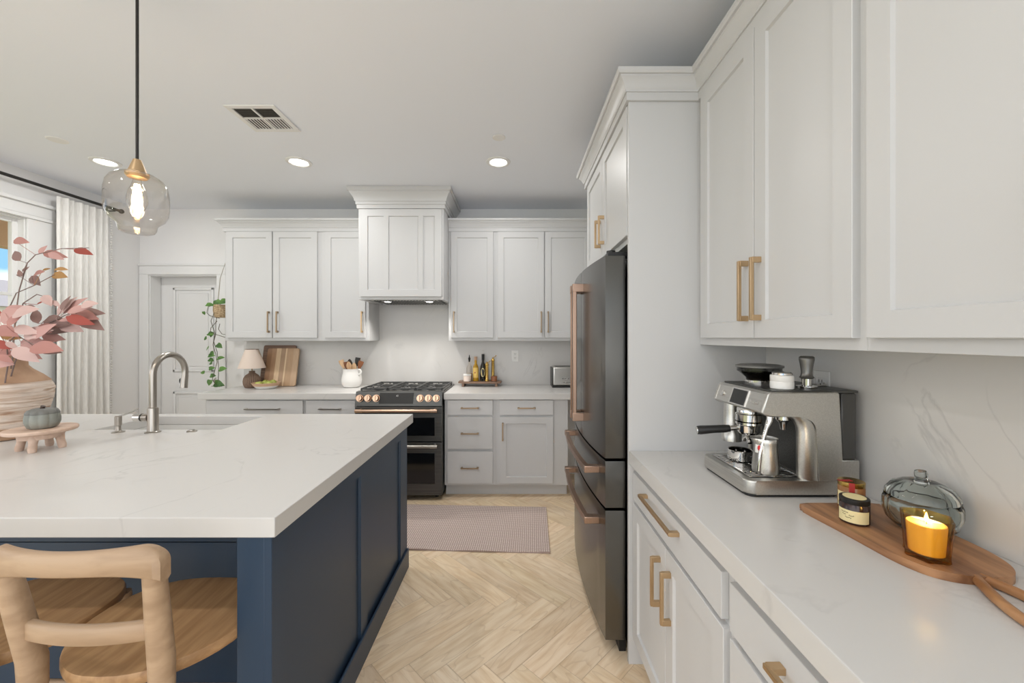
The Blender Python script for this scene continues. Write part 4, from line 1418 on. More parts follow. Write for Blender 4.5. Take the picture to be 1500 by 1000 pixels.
V4 = [(318, 470), (309, 480), (308, 486), (314, 489), (330, 494)]
V5 = [(322, 474), (320, 482), (325, 489), (331, 490)]
mb = MB()
rnd = random.Random(21)
for V in (V1, V2, V3, V4, V5):
    pts = []
    Y0 = 3.90 + rnd.uniform(-.03, .05)
    for i, (x, y) in enumerate(V):
        pts.append(at(x, y, Y0 - .02 * math.sin(i)))
    for p in pts: p.z = max(p.z, ZT + .006)
    mb.tube(pts, .0028, 6)
part('vines', mb, M['vine'], t)
mb = MB()
for x, y, dx, dy, l in [(312, 445, 1, -.3, 15), (322, 441, 1, .1, 12), (317, 440, .6, .4, 12), (302, 446, 1, .02, 12), (305, 488, .9, .2, 8), (303, 494, -.6, .4, 9), (310, 486, -.2, 1, 8), (318, 504, .8, .6, 9), (306, 508, -.6, .6, 9), (305, 521, 1, -.1, 10), (313, 516, -.9, .5, 9), (318, 525, 1, -.2, 11), (306, 526, .9, .3, 8), (306, 540, .9, -.2, 10), (321, 541, 1, -.2, 11), (300, 545, -.9, .1, 8), (308, 550, .9, .0, 9), (308, 556, -.3, 1, 9), (314, 561, 1, .15, 13), (319, 563, 1, .1, 10), (311, 531, -.8, .3, 7), (298, 456, .3, .9, 6)]:
    Y = 3.89 + rnd.uniform(-.04, .05)
    a = at(x, y, Y); b_ = at(x + dx * l, y + dy * l, Y + rnd.uniform(-.02, .01))
    a.z = max(a.z, ZT + .02); b_.z = max(b_.z, ZT + .012)
    leaf(mb, a, b_ - a, (rnd.uniform(-.4, .4), -1, rnd.uniform(.3, 1.2)), (b_ - a).length, (b_ - a).length * .82, .12, .12, True)
part('leaves', mb, M['leaf'], t, ang=60)

# =================================================================== LEFT WORKTOP THINGS
lx, ly = -2.573, 3.877
t = thing('table_lamp', 'small table lamp with ribbed brown base and oatmeal cone shade', 'lamp', (lx, ly, ZT))
bpz = [(.052, 0), (.062, .006), (.074, .035), (.077, .065), (.072, .095), (.056, .122), (.034, .138), (.026, .146), (.026, .164), (.001, .165)]
mb = MB(); mb.lathe((lx, ly, ZT), bpz, 168, lobes=28, amp=.075); part('base', mb, M['lamp_base'], t, ang=60)
mb = MB(); mb.cyl((lx, ly, ZT + .16), (lx, ly, ZT + .30), .006); part('stem', mb, M['brass_dim'], t)
mb = MB(); mb.lathe((lx, ly, ZT), [(.118, .192), (.056, .376), (.054, .376), (.116, .192), (.118, .192)], 48, cap=False)
sh = part('shade', mb, M['shade'], t)
mb = MB(); mb.lathe((lx, ly, ZT), [(.057, .373), (.0565, .378), (.053, .378), (.053, .373)], 48, cap=False); part('shade_trim', mb, M['shade_trim'], sh)
mb = MB(); mb.box(lx - .055, lx + .055, ly - .003, ly + .003, ZT + .366, ZT + .370).cyl((lx, ly, ZT + .29), (lx, ly, ZT + .37), .003); part('shade_holder', mb, M['brass_dim'], sh)

def leaning_board(label, x0, x1, h, th, y_base, y_top, mat):
    mb = MB(); 
    ang = math.asin(min(.9, (y_top - y_base) / h))
    def Mp(u, v, w): return (u, y_base + v * math.sin(ang) + w * math.cos(ang), ZT + .0005 + v * math.cos(ang) - w * math.sin(ang) + th * math.sin(ang))
    r = .018
    pts = []
    for cx, cy, a0 in ((x1 - r, r, -90), (x1 - r, h - r, 0), (x0 + r, h - r, 90), (x0 + r, r, 180)):
        for k in range(5):
            a = R(a0 + k * 22.5); pts.append((cx + r * math.cos(a), cy + r * math.sin(a)))
    mb.prism(pts, Mp, 0, th, .003)
    return solo('cutting_board', mb, mat, label, 'cutting board', ((x0 + x1) / 2, y_base, ZT), 'wooden boards leaning on the backsplash')
def striped_board_mat():
    m, t, b, o = new_mat('striped acacia board')
    tc = t.nodes.new('ShaderNodeTexCoord'); sp = t.nodes.new('ShaderNodeSeparateXYZ')
    mr = t.nodes.new('ShaderNodeMapRange'); mr.inputs[1].default_value = -.165; mr.inputs[2].default_value = .165
    cr = t.nodes.new('ShaderNodeValToRGB'); cr.color_ramp.interpolation = 'CONSTANT'
    stops = [(0, (172, 134, 102)), (.16, (190, 152, 118)), (.30, (232, 202, 164)), (.44, (184, 152, 122)), (.58, (234, 206, 168)), (.625, (196, 162, 128)), (.82, (206, 174, 142))]
    el = cr.color_ramp.elements
    while len(el) < len(stops): el.new(.5)
    for e, (p, c) in zip(el, stops): e.position = p; e.color = lin(*c)
    mp = t.nodes.new('ShaderNodeMapping'); mp.inputs['Scale'].default_value = (26, 26, 2)
    n = t.nodes.new('ShaderNodeTexNoise'); n.inputs['Scale'].default_value = 2.0; n.inputs['Detail'].default_value = 6
    mx = t.nodes.new('ShaderNodeMix'); mx.data_type = 'RGBA'; mx.blend_type = 'MULTIPLY'; mx.inputs[0].default_value = .22
    L = t.links.new
    L(tc.outputs['Object'], sp.inputs[0]); L(sp.outputs['X'], mr.inputs[0]); L(mr.outputs[0], cr.inputs['Fac'])
    L(tc.outputs['Object'], mp.inputs['Vector']); L(mp.outputs['Vector'], n.inputs['Vector'])
    L(cr.outputs['Color'], mx.inputs[6]); L(n.outputs['Fac'], mx.inputs[7]); L(mx.outputs[2], b.inputs['Base Color'])
    b.inputs['Roughness'].default_value = .5
    return m
M['striped'] = striped_board_mat()
leaning_board('tall brown cutting board leaning on the backsplash behind the striped board', -2.575, -2.245, .415, .02, 3.985, 4.066, M['walnut'])
leaning_board('striped acacia cutting board leaning in front of the brown one', -2.515, -2.195, .385, .02, 3.955, 4.036, M['striped'])

bx, by = -2.385, 3.80
t = thing('fruit_bowl', 'shallow white bowl with bare wooden rim holding green apples', 'bowl', (bx, by, ZT))
mb = MB(); mb.lathe((bx, by, ZT), [(.072, 0), (.080, .003), (.106, .030), (.101, .031), (.074, .010), (.001, .008)], 48); part('bowl', mb, M['ceramic'], t)
mb = MB(); mb.lathe((bx, by, ZT), [(.1062, .0302), (.122, .058), (.118, .060), (.1012, .0312), (.1062, .0302)], 48, cap=False); part('wooden_rim', mb, M['bowl_in'], t)
apple0 = None
for i, (ax, ay, az, lab) in enumerate([(-.050, -.035, .043, 'pale green apple at the front left of the fruit bowl'), (-.030, .042, .046, 'green apple at the back left of the fruit bowl'),
                                  (.048, -.016, .043, 'yellow-green apple at the right of the fruit bowl'), (.030, .058, .045, 'green apple at the back right of the fruit bowl')]):
    if apple0 is None:
        apple0 = thing('apple', lab, 'apple', (0, 0, 0), 'green apples in the bowl')
        mb = MB(); mb.lathe((0, 0, 0), [(.001, -.026), (.012, -.030), (.026, -.022), (.034, -.002), (.032, .014), (.022, .026), (.010, .028), (.001, .022)], 28); part('flesh', mb, M['apple'], apple0, ang=60)
        mb = MB(); mb.tube([(0, 0, .022), (.002, 0, .032), (.005, 0, .038)], .0014, 6); part('stem', mb, M['spoon_c'], apple0)
        a = apple0
    else:
        a = copy_tree(apple0, (0, 0, 0), lab, 'green apples in the bowl')
    a.location = (bx + ax, by + ay, ZT + az)
    a.rotation_euler = (R(20 * i), R(14 * (i % 3) - 10), R(50 * i))

cx_, cy_ = -1.612, 3.915
t = thing('utensil_crock', 'round white ceramic crock full of wooden utensils', 'crock', (cx_, cy_, ZT))
mb = MB(); mb.lathe((cx_, cy_, ZT), [(.062, 0), (.076, .006), (.094, .040), (.097, .075), (.090, .115), (.082, .145), (.083, .172), (.086, .182), (.081, .183), (.077, .170), (.077, .14), (.085, .10), (.088, .06), (.06, .012), (.001, .010)], 48); part('pot', mb, M['ceramic'], t)
mb = MB()
hp = []
for i in range(13):
    a = R(-100 + 200 * i / 12)
    hp.append((cx_ + .082 + .022 * math.cos(a), cy_ - .03, ZT + .152 + .024 * math.sin(a)))
mb.tube(hp, .009, 10); part('handle', mb, M['ceramic'], t)
def utensil(label, x, y, tx, ty, L_, kind, mat):
    b0 = Vector((cx_ + x * .3, cy_ + y * .3, ZT + .016)); tip = Vector((cx_ + tx, cy_ + ty, ZT + L_))
    d = (tip - b0).normalized()
    mb = MB()
    k0 = b0 + d * ((tip - b0).length - .075)
    mb.tube([b0, k0], [.006, .0055], 10)
    h = solo
    side = Vector((1, 0, 0)); side = (side - d * side.dot(d)).normalized(); nrm = d.cross(side)
    n = 10
    rings = []
    Lh = .085
    for i in range(n + 1):
        u = i / n
        if kind == 'spoon': w = .027 * math.sin(math.pi * min(1, .12 + .86 * u)) ** .7
        elif kind == 'spatula': w = .010 + .016 * min(1, u * 1.6)
        else: w = .008 + .018 * math.sin(math.pi * min(1, .15 + .6 * u))
        w = max(w, .004); th = .0045
        c = k0 + d * (Lh * u - .004)
        rings.append([tuple(c + side * (w * math.cos(2 * math.pi * q / 12)) + nrm * (th * math.sin(2 * math.pi * q / 12))) for q in range(12)])
    mb.loft(rings)
    if kind == 'spoon_hole': pass
    o = solo('wooden_spoon' if kind == 'spoon' else 'spatula', mb, mat, label, 'utensil', tuple(b0), 'utensils in the white crock')
    return k0 + d * .04, nrm
utensil('pale thin wooden spatula leaning left in the crock', -.05, 0, -.105, .0, .262, 'spatula', M['spoon_a'])
utensil('dark rounded spoon at the back of the crock', -.02, .05, -.035, .03, .270, 'spoon', M['spoon_c'])
utensil('brown spatula left of the round pale spoon', -.03, .0, -.055, -.005, .245, 'spatula', M['spoon_b'])
c_, n_ = utensil('round pale spoon with a hole at the front of the crock', 0, -.04, -.012, -.045, .250, 'spoon', M['spoon_a'])
utensil('black spatula at the back right of the crock', .03, .04, .050, .03, .285, 'spatula', M['black'])
utensil('pale rounded spoon right of the holed spoon', .02, -.03, .040, -.035, .238, 'spoon', M['spoon_a'])
utensil('red-brown wooden spatula leaning right in the crock', .05, 0, .098, -.01, .252, 'spatula', M['spoon_b'])

# =================================================================== RIGHT OF RANGE
tx0, tx1, ty0, ty1 = -.565, -.135, 3.93, 4.075
t = thing('tray', 'footed brown wooden tray carrying bottles and brass mills', 'tray', (-.35, 4.0, ZT))
mb = MB(); mb.prism([(tx0, ty0 + .03), (tx0 + .05, ty0), (tx1 - .05, ty0), (tx1, ty0 + .03), (tx1, ty1), (tx0, ty1)], lambda u, v, w: (u, v, w), ZT + .032, ZT + .052, .003); part('board', mb, M['walnut'], t)
for x in (tx0 + .05, tx1 - .05):
    mb = MB(); mb.box(x - .012, x + .012, ty0 + .012, ty1 - .012, ZT + .0003, ZT + .0325, .003); part('foot', mb, M['walnut'], t)
ZTR = ZT + .0522
def bottle(label, px, Y, prof, mat, labelband, neck, top_kind, nh):
    x = (px - 754) * Y / 580
    t = thing('bottle', label, 'bottle', (x, Y, ZTR), 'bottles on the footed tray')
    mb = MB(); mb.lathe((x, Y, ZTR), prof, 28); part('glass', mb, mat, t, ang=50)
    if labelband:
        r, z0, z1, lm = labelband
        mb = MB(); rings = []
        for z in (z0, z1):
            rings.append([(x + r * math.cos(a), Y + r * math.sin(a), ZTR + z) for a in [R(-160 + 140 * k / 12) for k in range(13)]])
        mb.loft(rings, False, False); part('paper_label', mb, lm, t)
    return t, x
# clear oil cruet
t, x = bottle('clear glass oil cruet with black pourer at the left of the tray', 687.5, 4.02, [(.028, 0), (.030, .004), (.030, .120), (.024, .145), (.012, .165), (.011, .205), (.013, .207), (.001, .207)], M['glass'], None, None, None, 0)
mb = MB(); mb.lathe((x, 4.02, ZTR), [(.001, .003), (.027, .003), (.027, .075), (.001, .075)], 24); part('oil', mb, M['oil'], t)
mb = MB(); mb.lathe((x, 4.02, ZTR), [(.006, .190), (.009, .208), (.013, .225), (.006, .240), (.003, .262), (.001, .262)], 16); part('pourer', mb, M['black'], t)
# golden bottle
t, x = bottle('golden oil bottle with orange label and cork stopper', 696.8, 4.0, [(.027, 0), (.029, .004), (.029, .130), (.020, .158), (.012, .175), (.012, .215), (.014, .217), (.001, .217)], M['oil'], (.0295, .035, .135, M['gold_label']), None, None, 0)
mb = MB(); mb.lathe((x, 4.0, ZTR), [(.010, .205), (.016, .218), (.016, .245), (.001, .246)], 18); part('stopper', mb, M['cork'], t)
mb = MB(); mb.lathe((x, 4.0, ZTR), [(.0, 0)], 3) if False else mb.ball((x - .004, 4.0 - .0297, ZTR + .085), .006, 1, .15, 1.2, 12, 8); part('label_emblem', mb, M['red'], t)
# tall dark bottle
t, x = bottle('tall dark bottle with cream oval label and metal pourer', 707.5, 4.035, [(.029, 0), (.031, .004), (.031, .110), (.026, .150), (.013, .185), (.012, .225), (.013, .226), (.001, .226)], M['dark_glass'], None, None, None, 0)
mb = MB()
ring0, ring1 = [], []
pts = []
for k in range(24):
    a = 2 * math.pi * k / 24
    ux, uz = .021 * math.cos(a), .045 * math.sin(a)
    th = ux / .0316
    pts.append((x + .0316 * math.sin(th), 4.035 - .0316 * math.cos(th) - .0004, ZTR + .085 + uz))
mb.face(pts); part('oval_label', mb, M['cream_label'], t)
mb = MB(); mb.lathe((x, 4.035, ZTR), [(.014, .205), (.0145, .268), (.012, .270), (.001, .27)], 18); part('collar', mb, M['black'], t)
mb = MB(); mb.lathe((x, 4.035, ZTR), [(.003, .268), (.003, .305), (.008, .309), (.008, .312), (.001, .313)], 12); part('pourer', mb, M['steel'], t)
# lidded jar
x, Y = (684.5 - 754) * 3.965 / 580, 3.965
t = thing('jar', 'small blush glass jar with lid at the front left of the tray', 'jar', (x, Y, ZTR))
mb = MB(); mb.lathe((x, Y, ZTR), [(.034, 0), (.038, .004), (.039, .045), (.036, .058), (.001, .058)], 28); part('body', mb, plain('blush wax jar', (222, 206, 194), .3), t)
mb = MB(); mb.lathe((x, Y, ZTR), [(.040, .058), (.041, .070), (.036, .074), (.001, .075)], 28); part('lid', mb, M['plastic_white'], t)
# mills
def mill(label, px, Y, h):
    x = (px - 754) * Y / 580
    t = thing('pepper_mill', label, 'mill', (x, Y, ZTR), 'brass mills on the tray')
    k = h / .19
    mb = MB(); mb.lathe((x, Y, ZTR), [(.022, 0), (.023, .006), (.017, .016), (.0155, .03), (.0155, .150 * k), (.018, .156 * k), (.001, .157 * k)], 24); part('body', mb, M['gold'], t)
    mb = MB(); mb.lathe((x, Y, ZTR + .157 * k), [(.016, 0), (.019, .006), (.017, .016), (.008, .020), (.007, .026), (.009, .032), (.001, .036)], 20); part('crown', mb, M['gold'], t)
    mb = MB(); mb.tube([(x, Y, ZTR + .180 * k), (x + .02, Y, ZTR + .186 * k), (x + .028, Y, ZTR + .190 * k)], .003, 8).ball((x + .03, Y, ZTR + .196 * k), .006, seg=10, rings=8); part('crank', mb, M['gold'], t)
mill('short brass pepper mill at the front of the tray', 713.2, 3.965, .195)
mill('taller brass pepper mill behind the wooden pinch pot', 722, 4.03, .245)
x, Y = (723.8 - 754) * 3.965 / 580, 3.965
t = thing('pinch_pot', 'small brown wooden pinch pot at the right of the tray', 'pot', (x, Y, ZTR))
mb = MB(); mb.lathe((x, Y, ZTR), [(.026, 0), (.030, .004), (.031, .034), (.001, .034)], 24); part('body', mb, M['spoon_b'], t)
mb = MB(); mb.lathe((x, Y, ZTR), [(.0315, .0345), (.032, .050), (.028, .053), (.001, .053)], 24); part('lid', mb, M['spoon_b'], t)
x, Y = (707 - 754) * 3.955 / 580, 3.955
mb = MB()
pts = [(x + .014 * math.cos(R(k * 15)), Y, ZTR + .016 + .014 * math.sin(R(k * 15))) for k in range(25)]
mb.tube(pts, .0022, 6, cap=False)
solo('metal_ring', mb, M['iron'], 'small dark metal ring on the tray before the bottles', 'ring', (x, Y, ZTR))

def outlet(label, F, a, z, rot=False):
    p = F(a, 0, z)
    t = thing('wall_outlet', label, 'outlet', p, 'white wall outlets')
    mb = MB(); mb.fbox(F, a - .036, a + .036, .0002, .006, z - .058, z + .058, .002); part('plate', mb, M['plastic_white'], t)
    for dz in (-.02, .02):
        mb = MB(); mb.fbox(F, a - .017, a + .017, .005, .0075, z + dz - .014, z + dz + .014, .004); s = part('socket', mb, M['plastic_white'], t)
        mb = MB()
        mb.fbox(F, a - .008, a - .0055, .0073, .0078, z + dz - .002, z + dz + .008).fbox(F, a + .0055, a + .008, .0073, .0078, z + dz - .002, z + dz + .008).fbox(F, a - .002, a + .002, .0073, .0078, z + dz - .010, z + dz - .006)
        part('slots', mb, M['gap'], s)
outlet('white wall outlet on the backsplash between bottles and toaster', FB(YB - .0155), .004, 1.222)
outlet('white wall outlet on the backsplash behind the tamper', FR(XR - .0155), 1.395, 1.235)

# toaster
ox0, ox1, oy0, oy1 = .362, .660, 3.87, 4.06
t = thing('toaster', 'brushed steel toaster behind the refrigerator handle', 'toaster', (.51, 3.96, ZT))
mb = MB(); mb.box(ox0 + .004, ox1 - .004, oy0 - .004, oy1 + .004, ZT + .001, ZT + .018, .003); part('base', mb, M['black'], t)
mb = MB(); mb.box(ox0 + .012, ox1 - .012, oy0, oy1, ZT + .018, ZT + .204, .016, 4); bd = part('shell', mb, M['steel'], t)
mb = MB(); mb.box(ox0, ox0 + .014, oy0 + .006, oy1 - .006, ZT + .018, ZT + .196, .008, 3); part('end_cap', mb, M['slate_dark'], t)
mb = MB(); mb.box(ox1 - .014, ox1, oy0 + .006, oy1 - .006, ZT + .018, ZT + .196, .008, 3); part('end_cap', mb, M['slate_dark'], t)
for y in (oy0 + .055, oy1 - .055):
    mb = MB(); mb.box(ox0 + .04, ox1 - .04, y - .016, y + .016, ZT + .2035, ZT + .2055); part('slot', mb, M['black'], t)
for i in range(4):
    mb = MB(); mb.tube([(ox0 + .105 + i * .028, oy0 + .001, ZT + .088), (ox0 + .105 + i * .028, oy0 - .005, ZT + .088)], .007, 14); part('button', mb, M['chrome'], t)
mb = MB(); mb.box(ox0 + .11, ox0 + .20, oy0 - .002, oy0 + .002, ZT + .049, ZT + .053); part('dial_track', mb, M['slate_dark'], t)
mb = MB(); mb.box(ox0 + .132, ox0 + .142, oy0 - .008, oy0 + .001, ZT + .040, ZT + .056, .002); part('slider', mb, M['chrome'], t)

# =================================================================== ESPRESSO MACHINE
EY0, EY1 = 1.205, 1.500
EYM = (EY0 + EY1) / 2
t = thing('espresso_machine', 'brushed steel espresso machine with touch screen on the right worktop', 'espresso machine', (.87, EYM, ZT))
em = t
def XZ(u, v, w): return (u, w, v)
# drip tray base
def round_rect(x0, x1, y0, y1, r0, r1, n=6):
    """rounded at the front (x0) with r0, rear with r1"""
    pts = []
    for cx, cy, a0, r in ((x1 - r1, y1 - r1, 0, r1), (x0 + r0, y1 - r0, 90, r0), (x0 + r0, y0 + r0, 180, r0), (x1 - r1, y0 + r1, 270, r1)):
        for k in range(n + 1):
            a = R(a0 + 90 * k / n); pts.append((cx + r * math.cos(a), cy + r * math.sin(a)))
    return pts
mb = MB()
mb.prism(round_rect(.708, .990, EY0, EY1, .028, .01), lambda u, v, w: (u, v, w), ZT + .010, ZT + .052, .005, 3)
part('drip_tray', mb, M['steel'], t)
mb = MB(); mb.prism(round_rect(.716, .985, EY0 + .008, EY1 - .008, .024, .01), lambda u, v, w: (u, v, w), ZT + .0003, ZT + .011)
part('foot_rim', mb, M['black'], t)
mb = MB(); mb.box(.735, .895, EY0 + .03, EY1 - .03, ZT + .0515, ZT + .0535); gr = part('tray_grille', mb, M['black'], t)
mb = MB()
for i in range(17):
    y = EY0 + .034 + i * .0139
    mb.box(.737, .893, y, y + .0065, ZT + .0532, ZT + .0560, .001)
mb.box(.733, .740, EY0 + .03, EY1 - .03, ZT + .0532, ZT + .0565, .001).box(.888, .895, EY0 + .03, EY1 - .03, ZT + .0532, ZT + .0565, .001).box(.806, .812, EY0 + .03, EY1 - .03, ZT + .0532, ZT + .0565)
part('grille_bars', mb, M['chrome'], gr)
# column (rear body) and head
mb = MB(); mb.box(.915, .985, EY0 + .016, EY1 - .016, ZT + .052, ZT + .245); part('inner_wall', mb, M['slate_dark'], t)
Zh0, Zh1 = ZT + .246, ZT + .322       # head
side = [(.924, ZT + .05), (.922, ZT + .205), (.918, ZT + .222), (.908, ZT + .236), (.892, ZT + .244), (.870, ZT + .2462), (.778, Zh0), (.760, Zh0 + .006), (.752, Zh0 + .014), (.770, Zh1 - .008), (.780, Zh1), (.984, Zh1), (.990, Zh1 - .006), (1.003, ZT + .05)]
for y0, y1 in ((EY0, EY0 + .018), (EY1 - .018, EY1)):
    mb = MB(); mb.prism(side, XZ, y0, y1, .004, 3); part('side_panel', mb, M['steel'], t)
mb = MB(); mb.prism([(.780, Zh0 + .001), (.762, Zh0 + .007), (.7535, Zh0 + .0145), (.7715, Zh1 - .008), (.781, Zh1 - .001), (.984, Zh1 - .001), (.988, Zh0)], XZ, EY0 + .015, EY1 - .015)
hd = part('head', mb, M['steel'], t)
mb = MB(); mb.box(.788, .985, EY0 + .010, EY1 - .010, Zh1 - .001, Zh1 + .004, .002); part('top_plate', mb, M['slate_dark'], t)
for yc in (EY0 + .020, EY1 - .020):
    mb = MB()
    rings = []
    for z, dx in ((ZT + .052, .004), (ZT + .062, 0), (ZT + .195, 0), (ZT + .215, -.003), (ZT + .232, -.012), (ZT + .246, -.030)):
        rings.append([(.905 + dx + .032 * math.cos(a), yc + .0195 * math.sin(a), z) for a in [2 * math.pi * q / 28 for q in range(28)]])
    mb.loft(rings); part('pillar', mb, M['steel'], t, ang=60)
# fascia things: screen, emblem, power button
fn = Vector((-(Zh1 - .008 - Zh0 - .0145), 0, .018)).normalized()       # outward normal of the fascia
fu = Vector((.018, 0, Zh1 - .008 - Zh0 - .0145)).normalized()
def fas(y, k, d=0.0):
    p = Vector((.7535, y, Zh0 + .0145)).lerp(Vector((.7715, y, Zh1 - .008)), k)
    return p + fn * d
def fplate(y0, y1, k0, k1, d0, d1):
    mb = MB()
    mb.loft([[tuple(fas(y0, k0, d0)), tuple(fas(y1, k0, d0)), tuple(fas(y1, k1, d0)), tuple(fas(y0, k1, d0))],
             [tuple(fas(y0, k0, d1)), tuple(fas(y1, k0, d1)), tuple(fas(y1, k1, d1)), tuple(fas(y0, k1, d1))]])
    return mb
bz = part('screen_bezel', fplate(1.298, 1.392, -.02, 1.02, -.001, .003), M['chrome'], t)
part('screen', fplate(1.304, 1.384, .06, .94, .002, .0045), M['black_gloss'], bz)
mb = MB(); mb.tube([tuple(fas(1.448, .5, 0)), tuple(fas(1.448, .5, .004))], .010, 20); part('power_button', mb, M['chrome'], t)
rot = Matrix((( 0, fu.x, fn.x), (-1, fu.y, fn.y), (0, fu.z, fn.z))).to_4x4()
text_part('Breville', .017, M['chrome'], t, Matrix.Translation(fas(1.258, .42, .0005)) @ rot)
# group head, grinder outlet, steam wand, water outlet
gx, gyc = .812, 1.375
mb = MB(); mb.lathe((gx, gyc, 0), [(.030, Zh0 + .006), (.036, Zh0 - .004), (.036, Zh0 - .018), (.041, Zh0 - .022), (.041, Zh0 - .044), (.034, Zh0 - .048), (.001, Zh0 - .048)], 32); part('group_head', mb, M['chrome'], t)
mb = MB(); mb.lathe((.800, 1.462, 0), [(.024, Zh0 + .004), (.026, Zh0 - .03), (.026, Zh0 - .095), (.034, Zh0 - .11), (.034, Zh0 - .135), (.001, Zh0 - .136)], 28); part('grinder_outlet', mb, M['steel'], t)
mb = MB(); mb.tube([(.815, 1.262, Zh0 + .004), (.813, 1.262, Zh0 - .022), (.800, 1.258, Zh0 - .045), (.788, 1.254, Zh0 - .075), (.775, 1.250, Zh0 - .125), (.770, 1.250, Zh0 - .178)], [.011, .010, .0065, .006, .006, .0055], 14); part('steam_wand', mb, M['chrome'], t, ang=60)
mb = MB(); mb.lathe((.855, 1.262, 0), [(.022, Zh0 + .003), (.022, Zh0 - .018), (.012, Zh0 - .028), (.008, Zh0 - .05), (.001, Zh0 - .05)], 20); part('water_outlet', mb, M['chrome'], t)
# tank at the back
mb = MB(); mb.box(1.0035, 1.052, EY0 + .012, EY1 - .012, ZT + .112, ZT + .318, .006); part('water_tank', mb, plain('smoked tank', (70, 69, 67), .18), t, 'smoked dark tank')
mb = MB(); mb.box(.99, 1.058, EY0 + .008, EY1 - .008, ZT + .0005, ZT + .113, .004); part('tank_base', mb, M['steel'], t)
mb = MB(); mb.box(.975, 1.054, EY0 + .008, EY1 - .008, ZT + .318, ZT + .326, .003); part('tank_lid', mb, M['slate_dark'], t)
# bean hopper
bx_, by_ = .8746, 1.417
mb = MB(); mb.lathe((bx_, by_, Zh1 + .0035), [(.044, 0), (.044, .012), (.041, .014), (.043, .022), (.066, .042), (.070, .044), (.070, .056), (.001, .056)], 40, cap=False); hp_ = part('hopper', mb, M['smoke_glass'], t)
mb = MB(); mb.lathe((bx_, by_, Zh1 + .0035), [(.0455, .0), (.0455, .012), (.042, .0135)], 40, cap=False); part('hopper_collar', mb, M['chrome'], hp_)
mb = MB(); mb.lathe((bx_, by_, Zh1 + .0035), [(.071, .0565), (.075, .058), (.075, .064), (.060, .068), (.001, .069)], 40); part('hopper_lid', mb, plain('grey hopper lid', (112, 111, 108), .4), hp_)
mb = MB(); mb.lathe((bx_, by_, Zh1 + .0035), [(.038, .002), (.040, .020), (.060, .038), (.058, .040), (.001, .043)], 32); part('beans', mb, noise_mat('coffee beans', [(.4, (28, 20, 16)), (.6, (62, 44, 34))], (1, 1, 1), 120, 2, 0, .5, bump=.8), hp_)

# portafilter locked under the group head
t = thing('portafilter', 'chrome portafilter with black handle hanging from the espresso machine', 'portafilter', (gx, gyc, Zh0 - .1))
zt_ = Zh0 - .0483
mb = MB(); mb.lathe((gx, gyc, 0), [(.041, zt_), (.041, zt_ - .008), (.036, zt_ - .012), (.035, zt_ - .034), (.028, zt_ - .042), (.001, zt_ - .043)], 32); part('basket', mb, M['chrome'], t)
mb = MB(); mb.tube([(gx - .03, gyc + .005, zt_ - .022), (gx - .062, gyc + .010, zt_ - .026)], [.009, .009], 14); part('neck', mb, M['chrome'], t)
mb = MB(); mb.tube([(gx - .060, gyc + .010, zt_ - .026), (gx - .075, gyc + .013, zt_ - .028), (gx - .11, gyc + .019, zt_ - .031), (gx - .155, gyc + .027, zt_ - .036), (gx - .165, gyc + .029, zt_ - .037)], [.0115, .0135, .0135, .0155, .0145], 18); hh = part('handle', mb, M['black'], t)
mb = MB(); mb.tube([(gx - .1645, gyc + .029, zt_ - .037), (gx - .1675, gyc + .0295, zt_ - .0373)], [.0125, .0120], 18); part('end_cap', mb, M['chrome'], hh)
mb = MB(); mb.tube([(gx, gyc, zt_ - .042), (gx - .004, gyc + .0, zt_ - .054), (gx - .008, gyc - .016, zt_ - .060), (gx - .010, gyc - .024, zt_ - .070)], .007, 12).tube([(gx - .004, gyc, zt_ - .054), (gx - .004, gyc + .014, zt_ - .060), (gx - .004, gyc + .020, zt_ - .070)], .007, 12); part('spout', mb, M['chrome'], t, ang=60)

# cup under the portafilter and milk pitcher
ZG = ZT + .0567
mb = MB(); mb.lathe((.800, 1.405, ZG), [(.036, 0), (.040, .003), (.041, .034), (.039, .036), (.036, .034), (.035, .006), (.001, .004)], 36)
solo('dosing_cup', mb, M['chrome'], 'shallow chrome cup on the drip tray behind the pitcher', 'cup', (.800, 1.405, ZG))
jx, jy = .806, 1.272
t = thing('milk_pitcher', 'steel milk pitcher with red sticker on the drip tray', 'milk pitcher', (jx, jy, ZG))
mb = MB()
rings = []
for r, z in ((.001, .0), (.036, .0), (.0385, .004), (.0385, .02), (.034, .075), (.033, .095), (.035, .110), (.0345, .1105), (.0325, .095), (.033, .07), (.037, .02), (.001, .008)):
    ring = []
    for q in range(40):
        a = 2 * math.pi * q / 40
        sp_ = max(0, math.cos(a - math.pi)) ** 14 * (.016 if z > .1 else (.004 if z > .09 else 0))
        ring.append((jx + (r + sp_) * math.cos(a), jy + (r + sp_) * math.sin(a), ZG + z))
    rings.append(ring)
mb.loft(rings); part('jug', mb, M['steel'], t, ang=60)
mb = MB(); mb.tube([(jx + .02, jy + .030, ZG + .095), (jx + .035, jy + .052, ZG + .098), (jx + .04, jy + .060, ZG + .07), (jx + .034, jy + .050, ZG + .03), (jx + .024, jy + .033, ZG + .02)], .005, 10); part('handle', mb, M['steel'], t, ang=60)
def on_jug(a, z, r=.0362): return (jx + r * math.cos(a), jy + r * math.sin(a), ZG + z)
mb = MB(); mb.loft([[on_jug(R(-172 + 5 * k), .066 + .026 * (j), .0372 - .0012 * j) for k in range(10)] for j in (0, 1)], False, False); stk = part('sticker', mb, M['label_white'], t)
mb = MB(); mb.ball(on_jug(R(-150), .082, .0364), .010, .5, .5, .9, 12, 8); part('sticker_spot', mb, plain('bright red print', (214, 52, 50), .5), stk)
